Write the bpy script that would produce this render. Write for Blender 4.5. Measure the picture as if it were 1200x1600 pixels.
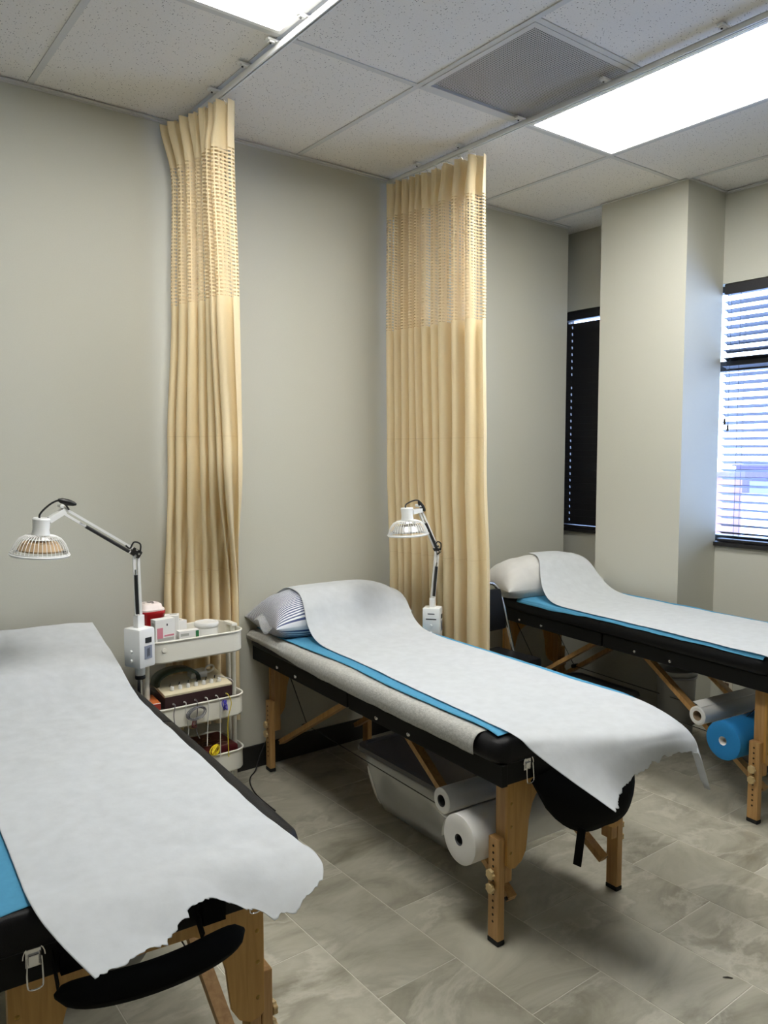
import bpy, bmesh, math, random
from mathutils import Vector, Matrix, noise
random.seed(7)
for o in list(bpy.data.objects): bpy.data.objects.remove(o)
SC = bpy.context.scene
COL = SC.collection
R = math.radians

# ------------------------------------------------------------------ camera
# x runs along the back wall, y goes into the back wall, z is up (metres)
H, CZ, WY, WX = 1.555, 2.987, 3.388, 4.233      # eye height, ceiling, back wall, window wall
YAW, PITCH, ROLL, FPX = R(37.3528), R(-4.4122), R(0.06), 1226.94
fwd = Vector((math.sin(YAW)*math.cos(PITCH), math.cos(YAW)*math.cos(PITCH), math.sin(PITCH)))
rgt = Vector((math.cos(YAW), -math.sin(YAW), 0))
dwn = fwd.cross(rgt)
r2 = rgt*math.cos(ROLL) + dwn*math.sin(ROLL)
d2 = dwn*math.cos(ROLL) - rgt*math.sin(ROLL)
cam = bpy.data.cameras.new('camera')
cam.sensor_fit = 'VERTICAL'; cam.sensor_height = 24.0; cam.lens = FPX/1600*24.0
cam.clip_start = 0.05; cam.clip_end = 300
camo = bpy.data.objects.new('camera', cam); COL.objects.link(camo)
mw = Matrix((( r2.x, -d2.x, -fwd.x, 0), (r2.y, -d2.y, -fwd.y, 0), (r2.z, -d2.z, -fwd.z, H), (0, 0, 0, 1)))
camo.matrix_world = mw
SC.camera = camo

# ------------------------------------------------------------------ sky, exposure
SC.view_settings.view_transform = 'Standard'
SC.view_settings.look = 'None'
SC.view_settings.gamma = 1.0
SC.view_settings.use_curve_mapping = False
SC.view_settings.exposure = 0.95
LAMP_W = 11.0          # radiance of the ceiling light diffusers
SKY_W = 6.5
w = bpy.data.worlds.new('sky'); SC.world = w; w.use_nodes = True
nt = w.node_tree; nt.nodes.clear()
wo = nt.nodes.new('ShaderNodeOutputWorld'); bg = nt.nodes.new('ShaderNodeBackground')
tc = nt.nodes.new('ShaderNodeTexCoord'); sx = nt.nodes.new('ShaderNodeSeparateXYZ'); cr = nt.nodes.new('ShaderNodeValToRGB')
cr.color_ramp.elements[0].position = 0.0; cr.color_ramp.elements[0].color = (0.62, 0.76, 1, 1)
cr.color_ramp.elements[1].position = 0.7; cr.color_ramp.elements[1].color = (0.30, 0.50, 1, 1)
nt.links.new(tc.outputs['Generated'], sx.inputs[0]); nt.links.new(sx.outputs['Z'], cr.inputs[0])
nt.links.new(cr.outputs[0], bg.inputs[0]); bg.inputs[1].default_value = SKY_W
nt.links.new(bg.outputs[0], wo.inputs[0])

# ------------------------------------------------------------------ materials
MAT = {}
def newmat(name):
    m = bpy.data.materials.new(name); m.use_nodes = True
    m.node_tree.nodes.clear(); MAT[name] = m
    t = m.node_tree
    out = t.nodes.new('ShaderNodeOutputMaterial')
    return m, t, out
def plain(name, col, rough=.5, metal=0., bump=0., bscale=60., var=0., spec=.5, coat=0.):
    m, t, out = newmat(name)
    p = t.nodes.new('ShaderNodeBsdfPrincipled')
    p.inputs['Base Color'].default_value = (*col, 1); p.inputs['Roughness'].default_value = rough
    p.inputs['Metallic'].default_value = metal; p.inputs['Specular IOR Level'].default_value = spec
    p.inputs['Coat Weight'].default_value = coat
    if bump or var:
        c = t.nodes.new('ShaderNodeTexCoord'); n = t.nodes.new('ShaderNodeTexNoise')
        n.inputs['Scale'].default_value = bscale; n.inputs['Detail'].default_value = 4
        t.links.new(c.outputs['Object'], n.inputs['Vector'])
        if bump:
            b = t.nodes.new('ShaderNodeBump'); b.inputs['Strength'].default_value = bump; b.inputs['Distance'].default_value = .01
            t.links.new(n.outputs['Fac'], b.inputs['Height']); t.links.new(b.outputs[0], p.inputs['Normal'])
        if var:
            r = t.nodes.new('ShaderNodeValToRGB')
            r.color_ramp.elements[0].position = .3; r.color_ramp.elements[1].position = .7
            r.color_ramp.elements[0].color = (*[c_*(1-var) for c_ in col], 1)
            r.color_ramp.elements[1].color = (*[min(1, c_*(1+var)) for c_ in col], 1)
            t.links.new(n.outputs['Fac'], r.inputs[0]); t.links.new(r.outputs[0], p.inputs['Base Color'])
    t.links.new(p.outputs[0], out.inputs[0])
    return m
def sheet_mat(name, col, trans=.25, clear=.0, bscale=40., bump=.25, var=.04):
    """thin paper or cloth: diffuse + light shining through + a little see-through"""
    m, t, out = newmat(name)
    d = t.nodes.new('ShaderNodeBsdfDiffuse'); tr = t.nodes.new('ShaderNodeBsdfTranslucent')
    c = t.nodes.new('ShaderNodeTexCoord'); n = t.nodes.new('ShaderNodeTexNoise')
    n.inputs['Scale'].default_value = bscale; n.inputs['Detail'].default_value = 6
    t.links.new(c.outputs['Object'], n.inputs['Vector'])
    r = t.nodes.new('ShaderNodeValToRGB')
    r.color_ramp.elements[0].position = .3; r.color_ramp.elements[1].position = .7
    r.color_ramp.elements[0].color = (*[k*(1-var) for k in col], 1); r.color_ramp.elements[1].color = (*[min(1, k*(1+var)) for k in col], 1)
    t.links.new(n.outputs['Fac'], r.inputs[0])
    b = t.nodes.new('ShaderNodeBump'); b.inputs['Strength'].default_value = bump; b.inputs['Distance'].default_value = .004
    t.links.new(n.outputs['Fac'], b.inputs['Height'])
    for s in (d, tr):
        t.links.new(r.outputs[0], s.inputs['Color']); t.links.new(b.outputs[0], s.inputs['Normal'])
    mx = t.nodes.new('ShaderNodeMixShader'); mx.inputs[0].default_value = trans
    t.links.new(d.outputs[0], mx.inputs[1]); t.links.new(tr.outputs[0], mx.inputs[2])
    last = mx
    if clear:
        tp = t.nodes.new('ShaderNodeBsdfTransparent'); m2 = t.nodes.new('ShaderNodeMixShader'); m2.inputs[0].default_value = clear
        t.links.new(mx.outputs[0], m2.inputs[1]); t.links.new(tp.outputs[0], m2.inputs[2]); last = m2
    t.links.new(last.outputs[0], out.inputs[0])
    return m
def wood_mat(name, c1, c2):
    m, t, out = newmat(name)
    p = t.nodes.new('ShaderNodeBsdfPrincipled'); p.inputs['Roughness'].default_value = .38
    c = t.nodes.new('ShaderNodeTexCoord'); mp = t.nodes.new('ShaderNodeMapping'); mp.inputs['Scale'].default_value = (30, 30, 2.2)
    mp.inputs['Rotation'].default_value = (0, .12, 0)
    n = t.nodes.new('ShaderNodeTexNoise'); n.inputs['Scale'].default_value = 2.2; n.inputs['Detail'].default_value = 5; n.inputs['Distortion'].default_value = .6
    r = t.nodes.new('ShaderNodeValToRGB')
    r.color_ramp.elements[0].position = .3; r.color_ramp.elements[1].position = .72
    r.color_ramp.elements[0].color = (*c1, 1); r.color_ramp.elements[1].color = (*c2, 1)
    t.links.new(c.outputs['Object'], mp.inputs[0]); t.links.new(mp.outputs[0], n.inputs['Vector'])
    t.links.new(n.outputs['Fac'], r.inputs[0]); t.links.new(r.outputs[0], p.inputs['Base Color'])
    t.links.new(p.outputs[0], out.inputs[0])
    return m

plain('wall_paint', (.515, .510, .440), .72, bump=.05, bscale=260, var=.015)
plain('baseboard_black', (.012, .012, .012), .45)
plain('grout', (.60, .58, .50), .9)
plain('tbar', (.62, .62, .60), .5)
plain('plenum', (.10, .10, .10), .9)
plain('white_metal', (.80, .80, .78), .35)
plain('white_plastic', (.80, .81, .80), .3)
plain('cream_metal', (.80, .78, .69), .38)
plain('black_vinyl', (.006, .006, .007), .48, spec=.22, bump=.12, bscale=400)
plain('black_cloth', (.006, .006, .006), .9, spec=.15)
plain('black_plastic', (.010, .010, .010), .4)
plain('black_paint', (.004, .004, .004), .6, spec=.25)
plain('blind_dark', (.035, .036, .045), .35)
plain('window_black', (.012, .011, .012), .45)
plain('chrome', (.75, .75, .76), .18, metal=1)
plain('brass', (.45, .28, .08), .3, metal=1)
plain('dark_metal', (.06, .06, .06), .35, metal=1)
plain('rubber', (.008, .008, .008), .8)
plain('grey_lid', (.15, .147, .15), .45)
plain('grey_plastic', (.27, .27, .26), .5)
plain('dark_box', (.035, .035, .037), .55)
plain('linen', (.84, .83, .79), .9, bump=.5, bscale=18, var=.05)
plain('roll_paper', (.82, .81, .78), .8, bump=.08, bscale=30)
plain('roll_blue', (.012, .21, .52), .8, bump=.1, bscale=80)
plain('cardboard', (.33, .24, .15), .9)
plain('hole_dark', (.03, .015, .006), .9)
plain('red_plastic', (.50, .012, .016), .3)
plain('lid_clear', (.80, .70, .66), .35)
plain('box_white', (.80, .79, .76), .55)
plain('pink_print', (.62, .22, .27), .6)
plain('grey_print', (.42, .42, .38), .6)
plain('green_print', (.02, .16, .05), .6)
plain('orange_print', (.62, .16, .04), .55)
plain('redbox', (.33, .035, .02), .55)
plain('darkred', (.07, .008, .010), .35)
plain('device_cream', (.70, .62, .44), .45)
plain('device_green', (.035, .055, .03), .5)
plain('device_maroon', (.035, .014, .016), .45)
plain('blue_wire', (.05, .04, .35), .45)
plain('grey_wire', (.14, .14, .15), .45)
plain('yellow_wire', (.72, .56, .02), .4)
plain('white_wire', (.75, .74, .70), .45)
plain('ink', (.03, .03, .04), .6)
plain('lcd', (.25, .28, .36), .3)
plain('ceramic_tan', (.52, .36, .20), .7)
plain('reflector', (.75, .75, .74), .25, metal=.6)
plain('outlet_tan', (.62, .57, .46), .5)
plain('outlet_brown', (.10, .055, .03), .5)
plain('far_roof', (.78, .78, .80), .9)
plain('far_lavender', (.13, .10, .19), .9)
plain('far_pink', (.24, .14, .16), .9)
plain('far_glass', (.20, .22, .30), .3)
plain('debris', (.02, .015, .012), .8)
wood_mat('beech', (.42, .225, .075), (.58, .345, .135))
wood_mat('plywood', (.46, .24, .055), (.60, .335, .095))
wood_mat('knob_wood', (.50, .36, .16), (.62, .47, .24))
sheet_mat('paper', (.69, .715, .735), .16, .20, bscale=26, bump=.30)
sheet_mat('nonwoven', (.50, .50, .47), .15, .06, bscale=95, bump=.5, var=.14)
sheet_mat('blue_sheet', (.10, .33, .52), .15, .0, bscale=60, bump=.15)
sheet_mat('curtain_cloth', (.90, .76, .50), .24, 0, bscale=240, bump=.06, var=.02)
sheet_mat('pillow_white', (.70, .69, .66), .1, 0, bscale=14, bump=.4, var=.03)
sheet_mat('seam_cloth', (.82, .68, .43), .2, 0)
sheet_mat('clear_wrap', (.8, .82, .84), .2, .72, bscale=30, bump=.6)

# curtain netting: cords with real see-through gaps
m, t, out = newmat('curtain_net')
uv = t.nodes.new('ShaderNodeUVMap'); sp = t.nodes.new('ShaderNodeSeparateXYZ'); t.links.new(uv.outputs[0], sp.inputs[0])
def mth(t, op, a, b=None, c=None):
    n = t.nodes.new('ShaderNodeMath'); n.operation = op
    for i, v in enumerate((a, b, c)):
        if v is None: continue
        if isinstance(v, (int, float)): n.inputs[i].default_value = v
        else: t.links.new(v, n.inputs[i])
    return n.outputs[0]
fu = mth(t, 'FRACT', mth(t, 'MULTIPLY', sp.outputs['X'], 1/.021))
fv = mth(t, 'FRACT', mth(t, 'MULTIPLY', sp.outputs['Y'], 1/.0148))
hole = mth(t, 'MULTIPLY', mth(t, 'GREATER_THAN', fu, .26), mth(t, 'GREATER_THAN', fv, .46))
df = t.nodes.new('ShaderNodeBsdfDiffuse'); df.inputs[0].default_value = (.88, .73, .47, 1)
tl = t.nodes.new('ShaderNodeBsdfTranslucent'); tl.inputs[0].default_value = (.85, .62, .34, 1)
ma = t.nodes.new('ShaderNodeMixShader'); ma.inputs[0].default_value = .12
t.links.new(df.outputs[0], ma.inputs[1]); t.links.new(tl.outputs[0], ma.inputs[2])
tp = t.nodes.new('ShaderNodeBsdfTransparent'); mb = t.nodes.new('ShaderNodeMixShader')
t.links.new(hole, mb.inputs[0]); t.links.new(ma.outputs[0], mb.inputs[1]); t.links.new(tp.outputs[0], mb.inputs[2]); t.links.new(mb.outputs[0], out.inputs[0])

# ceiling tile: pale mineral board with dark pinholes
m, t, out = newmat('ceiling_tile')
p = t.nodes.new('ShaderNodeBsdfPrincipled'); p.inputs['Roughness'].default_value = .95
c = t.nodes.new('ShaderNodeTexCoord'); oi = t.nodes.new('ShaderNodeObjectInfo')
va = t.nodes.new('ShaderNodeVectorMath'); va.operation = 'ADD'
sc_ = t.nodes.new('ShaderNodeVectorMath'); sc_.operation = 'SCALE'; sc_.inputs[3].default_value = 37.0
cx_ = t.nodes.new('ShaderNodeCombineXYZ'); t.links.new(oi.outputs['Random'], cx_.inputs[0]); t.links.new(oi.outputs['Random'], cx_.inputs[1])
t.links.new(cx_.outputs[0], sc_.inputs[0]); t.links.new(c.outputs['Object'], va.inputs[0]); t.links.new(sc_.outputs[0], va.inputs[1])
v1 = t.nodes.new('ShaderNodeTexVoronoi'); v1.inputs['Scale'].default_value = 135; t.links.new(va.outputs[0], v1.inputs['Vector'])
sel = t.nodes.new('ShaderNodeSeparateXYZ'); t.links.new(v1.outputs['Color'], sel.inputs[0])
rad = mth(t, 'MULTIPLY', mth(t, 'MAXIMUM', mth(t, 'SUBTRACT', sel.outputs[0], .34), 0.0), .46)
spk = mth(t, 'LESS_THAN', v1.outputs['Distance'], rad)
n1 = t.nodes.new('ShaderNodeTexNoise'); n1.inputs['Scale'].default_value = 160; t.links.new(va.outputs[0], n1.inputs['Vector'])
rr = t.nodes.new('ShaderNodeValToRGB'); rr.color_ramp.elements[0].color = (.76, .735, .69, 1); rr.color_ramp.elements[1].color = (.85, .825, .78, 1)
t.links.new(n1.outputs['Fac'], rr.inputs[0])
mc = t.nodes.new('ShaderNodeMix'); mc.data_type = 'RGBA'; t.links.new(spk, mc.inputs[0]); t.links.new(rr.outputs[0], mc.inputs[6]); mc.inputs[7].default_value = (.20, .19, .17, 1)
t.links.new(mc.outputs[2], p.inputs['Base Color']); t.links.new(p.outputs[0], out.inputs[0])

# perforated return-air grille
m, t, out = newmat('vent_perforated')
p = t.nodes.new('ShaderNodeBsdfPrincipled'); p.inputs['Roughness'].default_value = .5
c = t.nodes.new('ShaderNodeTexCoord'); sp = t.nodes.new('ShaderNodeSeparateXYZ'); t.links.new(c.outputs['Object'], sp.inputs[0])
def cell(o, k): return mth(t, 'SUBTRACT', mth(t, 'FRACT', mth(t, 'MULTIPLY', o, k)), .5)
a_ = cell(sp.outputs['X'], 105); b_ = cell(sp.outputs['Y'], 105)
dd = mth(t, 'ADD', mth(t, 'MULTIPLY', a_, a_), mth(t, 'MULTIPLY', b_, b_)); hh = mth(t, 'LESS_THAN', dd, .13)
mc = t.nodes.new('ShaderNodeMix'); mc.data_type = 'RGBA'; t.links.new(hh, mc.inputs[0]); mc.inputs[6].default_value = (.52, .51, .49, 1); mc.inputs[7].default_value = (.05, .05, .048, 1)
t.links.new(mc.outputs[2], p.inputs['Base Color']); t.links.new(p.outputs[0], out.inputs[0])

# lit diffuser: two fluorescent tubes glow behind prismatic plastic
m, t, out = newmat('light_diffuser')
em = t.nodes.new('ShaderNodeEmission'); em.inputs[0].default_value = (1, .985, .94, 1)
c = t.nodes.new('ShaderNodeTexCoord'); sp = t.nodes.new('ShaderNodeSeparateXYZ'); t.links.new(c.outputs['Object'], sp.inputs[0])
ab = mth(t, 'ABSOLUTE', sp.outputs['X'])
g = mth(t, 'MULTIPLY', mth(t, 'SUBTRACT', ab, .16), 6.5)
gg = mth(t, 'POWER', 2.718, mth(t, 'MULTIPLY', mth(t, 'MULTIPLY', g, g), -1))
st = mth(t, 'MULTIPLY', mth(t, 'ADD', mth(t, 'MULTIPLY', gg, .55), .65), LAMP_W)
t.links.new(st, em.inputs[1]); t.links.new(em.outputs[0], out.inputs[0])

# floor tile: stone look with clouds and veins, different on every tile
m, t, out = newmat('floor_tile')
p = t.nodes.new('ShaderNodeBsdfPrincipled')
c = t.nodes.new('ShaderNodeTexCoord'); oi = t.nodes.new('ShaderNodeObjectInfo')
cx_ = t.nodes.new('ShaderNodeCombineXYZ'); sc_ = t.nodes.new('ShaderNodeVectorMath'); sc_.operation = 'SCALE'; sc_.inputs[3].default_value = 53.0
t.links.new(oi.outputs['Random'], cx_.inputs[0]); t.links.new(oi.outputs['Random'], cx_.inputs[2]); t.links.new(cx_.outputs[0], sc_.inputs[0])
va = t.nodes.new('ShaderNodeVectorMath'); va.operation = 'ADD'; t.links.new(c.outputs['Object'], va.inputs[0]); t.links.new(sc_.outputs[0], va.inputs[1])
mp = t.nodes.new('ShaderNodeMapping'); mp.inputs['Scale'].default_value = (1.0, 1.7, 1); mp.inputs['Rotation'].default_value = (0, 0, .5); t.links.new(va.outputs[0], mp.inputs[0])
n1 = t.nodes.new('ShaderNodeTexNoise'); n1.inputs['Scale'].default_value = 2.4; n1.inputs['Detail'].default_value = 8; n1.inputs['Roughness'].default_value = .62; n1.inputs['Distortion'].default_value = .9
t.links.new(mp.outputs[0], n1.inputs['Vector'])
r1 = t.nodes.new('ShaderNodeValToRGB'); e = r1.color_ramp.elements
e[0].position = .28; e[0].color = (.20, .185, .135, 1); e[1].position = .74; e[1].color = (.50, .48, .39, 1)
x = e.new(.5); x.color = (.385, .365, .29, 1)
t.links.new(n1.outputs['Fac'], r1.inputs[0])
n2 = t.nodes.new('ShaderNodeTexNoise'); n2.inputs['Scale'].default_value = 1.5; n2.inputs['Detail'].default_value = 9; n2.inputs['Roughness'].default_value = .6; n2.inputs['Distortion'].default_value = .5
t.links.new(mp.outputs[0], n2.inputs['Vector'])
vd = mth(t, 'ABSOLUTE', mth(t, 'SUBTRACT', n2.outputs['Fac'], .53))
vein = mth(t, 'MULTIPLY', mth(t, 'SUBTRACT', 1.0, mth(t, 'MINIMUM', mth(t, 'MULTIPLY', vd, 30.0), 1.0)), .33)
vd2 = mth(t, 'ABSOLUTE', mth(t, 'SUBTRACT', n2.outputs['Fac'], .49))
vein2 = mth(t, 'MULTIPLY', mth(t, 'SUBTRACT', 1.0, mth(t, 'MINIMUM', mth(t, 'MULTIPLY', vd2, 26.0), 1.0)), .25)
mc = t.nodes.new('ShaderNodeMix'); mc.data_type = 'RGBA'; t.links.new(vein, mc.inputs[0]); t.links.new(r1.outputs[0], mc.inputs[6]); mc.inputs[7].default_value = (.62, .59, .50, 1)
md = t.nodes.new('ShaderNodeMix'); md.data_type = 'RGBA'; t.links.new(vein2, md.inputs[0]); t.links.new(mc.outputs[2], md.inputs[6]); md.inputs[7].default_value = (.21, .19, .15, 1)
t.links.new(md.outputs[2], p.inputs['Base Color']); p.inputs['Roughness'].default_value = .34
t.links.new(p.outputs[0], out.inputs[0])

# striped pillow ticking
m, t, out = newmat('ticking')
p = t.nodes.new('ShaderNodeBsdfPrincipled'); p.inputs['Roughness'].default_value = .35
uv = t.nodes.new('ShaderNodeUVMap'); sp = t.nodes.new('ShaderNodeSeparateXYZ'); t.links.new(uv.outputs[0], sp.inputs[0])
fr = mth(t, 'FRACT', mth(t, 'MULTIPLY', sp.outputs['Y'], 21.0)); ss = mth(t, 'GREATER_THAN', fr, .52)
mc = t.nodes.new('ShaderNodeMix'); mc.data_type = 'RGBA'; t.links.new(ss, mc.inputs[0]); mc.inputs[6].default_value = (.74, .76, .80, 1); mc.inputs[7].default_value = (.06, .085, .20, 1)
t.links.new(mc.outputs[2], p.inputs['Base Color']); t.links.new(p.outputs[0], out.inputs[0])

# glass pane and cloudy plastic
m, t, out = newmat('glass')
tp = t.nodes.new('ShaderNodeBsdfTransparent'); tp.inputs[0].default_value = (.93, .95, .97, 1); gl = t.nodes.new('ShaderNodeBsdfGlossy'); gl.inputs['Roughness'].default_value = .02
mx = t.nodes.new('ShaderNodeMixShader'); mx.inputs[0].default_value = .06
t.links.new(tp.outputs[0], mx.inputs[1]); t.links.new(gl.outputs[0], mx.inputs[2]); t.links.new(mx.outputs[0], out.inputs[0])
m, t, out = newmat('cloudy_plastic')
tp = t.nodes.new('ShaderNodeBsdfTransparent'); df = t.nodes.new('ShaderNodeBsdfPrincipled'); df.inputs['Base Color'].default_value = (.80, .81, .78, 1); df.inputs['Roughness'].default_value = .3
mx = t.nodes.new('ShaderNodeMixShader'); mx.inputs[0].default_value = .34
t.links.new(tp.outputs[0], mx.inputs[1]); t.links.new(df.outputs[0], mx.inputs[2]); t.links.new(mx.outputs[0], out.inputs[0])

# ------------------------------------------------------------------ helpers
WORLD = {}
def chain(o):
    while o is not None and o.name not in WORLD: o = o.parent
    return WORLD[o.name] if o is not None else Matrix.Identity(4)
def tag(o, label=None, cat=None, group=None, kind=None):
    if label: o['label'] = label
    if cat: o['category'] = cat
    if group: o['group'] = group
    if kind: o['kind'] = kind
    return o
def thing(name, label, cat, loc=(0, 0, 0), rz=0., group=None):
    o = bpy.data.objects.new(name, None); COL.objects.link(o)
    o.empty_display_size = .1
    o.location = loc; o.rotation_euler = (0, 0, rz)
    WORLD[o.name] = Matrix.Translation(Vector(loc)) @ Matrix.Rotation(rz, 4, 'Z')
    return tag(o, label, cat, group)

class MB:
    """collects geometry (in world coordinates, or in a thing's own frame with local=True)"""
    def __init__(s): s.v = []; s.f = []; s.uv = None
    def add(s, vs, fs):
        b = len(s.v); s.v += [Vector(v) for v in vs]; s.f += [tuple(i+b for i in f) for f in fs]; return s
    def box(s, c, d, rot=None, bev=0.):
        c = Vector(c); hx, hy, hz = d[0]/2, d[1]/2, d[2]/2
        if bev <= 0:
            vs = [Vector((x*hx, y*hy, z*hz)) for z in (-1, 1) for y in (-1, 1) for x in (-1, 1)]
            fs = [(0, 2, 3, 1), (4, 5, 7, 6), (0, 1, 5, 4), (2, 6, 7, 3), (0, 4, 6, 2), (1, 3, 7, 5)]
        else:
            bm = bmesh.new(); bmesh.ops.create_cube(bm, size=1)
            for v in bm.verts: v.co = Vector((v.co.x*d[0], v.co.y*d[1], v.co.z*d[2]))
            bmesh.ops.bevel(bm, geom=bm.edges[:], offset=bev, segments=2, affect='EDGES', profile=.6)
            bm.verts.ensure_lookup_table(); vs = [v.co.copy() for v in bm.verts]; fs = [tuple(v.index for v in f.verts) for f in bm.faces]; bm.free()
        if rot is not None: vs = [rot @ v for v in vs]
        return s.add([v+c for v in vs], fs)
    def bar(s, a, b, wdt, hgt, up=(0, 0, 1)):
        a, b = Vector(a), Vector(b); z = (b-a); L = z.length; z.normalize(); up = Vector(up)
        x = up.cross(z)
        if x.length < 1e-4: x = Vector((1, 0, 0)).cross(z)
        x.normalize(); y = z.cross(x)
        return s.box((a+b)/2, (wdt, hgt, L), Matrix((x, y, z)).transposed())
    def tube(s, path, r, n=8, caps=True, closed=False):
        P = [Vector(p) for p in path]; m = len(P); rs = r if isinstance(r, (list, tuple)) else [r]*m
        vs, fs = [], []; ref = None
        for i in range(m):
            d = (P[(i+1) % m]-P[i-1]) if closed else (P[min(i+1, m-1)]-P[max(i-1, 0)])
            d.normalize()
            if ref is None:
                ref = Vector((0, 0, 1)) if abs(d.z) < .9 else Vector((1, 0, 0))
            x = ref - d*ref.dot(d)
            if x.length < 1e-5: x = d.orthogonal()
            x.normalize(); ref = x; y = d.cross(x)
            for k in range(n):
                a = 2*math.pi*k/n; vs.append(P[i]+(x*math.cos(a)+y*math.sin(a))*rs[i])
        rng = m if closed else m-1
        for i in range(rng):
            for k in range(n):
                j = (i+1) % m
                fs.append((i*n+k, i*n+(k+1) % n, j*n+(k+1) % n, j*n+k))
        if caps and not closed:
            fs.append(tuple(range(n-1, -1, -1))); fs.append(tuple((m-1)*n+k for k in range(n)))
        return s.add(vs, fs)
    def lathe(s, prof, c, axis=(0, 0, 1), n=24, cap=False):
        c = Vector(c); z = Vector(axis).normalized(); x = z.orthogonal().normalized(); y = z.cross(x)
        vs, fs = [], []; m = len(prof)
        for r, h in prof:
            for k in range(n):
                a = 2*math.pi*k/n; vs.append(c+z*h+(x*math.cos(a)+y*math.sin(a))*r)
        for i in range(m-1):
            for k in range(n): fs.append((i*n+k, i*n+(k+1) % n, (i+1)*n+(k+1) % n, (i+1)*n+k))
        if cap: fs.append(tuple(range(n-1, -1, -1))); fs.append(tuple((m-1)*n+k for k in range(n)))
        return s.add(vs, fs)
    def prism(s, poly, o, ex, ey, depth):
        """outline poly in the (ex, ey) plane at o, extruded by depth along ex x ey"""
        o, ex, ey = Vector(o), Vector(ex), Vector(ey); ez = ex.cross(ey).normalized()*depth; n = len(poly)
        vs = [o+ex*a+ey*b for a, b in poly]; vs += [v+ez for v in vs]
        fs = [tuple(range(n-1, -1, -1)), tuple(range(n, 2*n))]+[(i, (i+1) % n, n+(i+1) % n, n+i) for i in range(n)]
        return s.add(vs, fs)
    def grid(s, P, closed_u=False):
        nu, nv = len(P), len(P[0]); vs = [p for r in P for p in r]; fs = []
        for i in range(nu if closed_u else nu-1):
            for j in range(nv-1):
                fs.append((i*nv+j, ((i+1) % nu)*nv+j, ((i+1) % nu)*nv+j+1, i*nv+j+1))
        return s.add(vs, fs)
    def loops(s, L, cap0=True, cap1=True):
        n = len(L[0]); vs = [p for l in L for p in l]; fs = []
        for i in range(len(L)-1):
            for k in range(n): fs.append((i*n+k, i*n+(k+1) % n, (i+1)*n+(k+1) % n, (i+1)*n+k))
        if cap0: fs.append(tuple(range(n-1, -1, -1)))
        if cap1: fs.append(tuple((len(L)-1)*n+k for k in range(n)))
        return s.add(vs, fs)
    def build(s, name, mat, parent=None, smooth=False, local=False, solid=0., label=None, bevel=0., angle=40):
        me = bpy.data.meshes.new(name)
        inv = Matrix.Identity(4) if local else chain(parent).inverted()
        me.from_pydata([inv @ v for v in s.v], [], s.f); me.update()
        bm = bmesh.new(); bm.from_mesh(me)
        if not (solid or s.uv): bmesh.ops.recalc_face_normals(bm, faces=bm.faces)
        bm.to_mesh(me); bm.free()
        if s.uv:
            ul = me.uv_layers.new(name='UVMap')
            for lp in me.loops: ul.data[lp.index].uv = s.uv[lp.vertex_index]
        me.materials.append(MAT[mat])
        if smooth:
            me.polygons.foreach_set('use_smooth', [True]*len(me.polygons))
            if angle < 180: me.set_sharp_from_angle(angle=R(angle))
        o = bpy.data.objects.new(name, me); COL.objects.link(o)
        if parent: o.parent = parent
        if solid:
            md = o.modifiers.new('thickness', 'SOLIDIFY'); md.thickness = solid; md.offset = 0
        if bevel:
            md = o.modifiers.new('edges', 'BEVEL'); md.width = bevel; md.segments = 2; md.limit_method = 'ANGLE'
        if label: o['label'] = label
        return o
def struct(name, mb, mat, **k): return tag(mb.build(name, mat, **k), kind='structure')
def rrect(cx, cy, hx, hy, r, z, n=6):
    pts = []
    for q, (sx_, sy_) in enumerate(((1, 1), (-1, 1), (-1, -1), (1, -1))):
        for k in range(n+1):
            a = math.pi/2*(q+k/n); pts.append(Vector((cx+sx_*(hx-r)+r*math.cos(a), cy+sy_*(hy-r)+r*math.sin(a), z)))
    return pts
def cr1(a, b, c, d, t):
    return .5*((2*b)+(c-a)*t+(2*a-5*b+4*c-d)*t*t+(3*b-a-3*c+d)*t*t*t)
def spline(P, n):
    P = [Vector(p) for p in P]; m = len(P); out = []
    for i in range(n):
        x = i/(n-1)*(m-1); k = min(int(x), m-2); t_ = x-k
        out.append(cr1(P[max(k-1, 0)], P[k], P[k+1], P[min(k+2, m-1)], t_))
    return out
def crgrid(C, nu, nv):
    rows = [spline(r, nv) for r in C]
    cols = [spline([r[j] for r in rows], nu) for j in range(nv)]
    return [[cols[j][i] for j in range(nv)] for i in range(nu)]
def nz(x, y, z=0., s=1.): return noise.noise(Vector((x*s, y*s, z)))
def ssm(a, b, x):
    t_ = max(0., min(1., (x-a)/(b-a))); return t_*t_*(3-2*t_)

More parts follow.
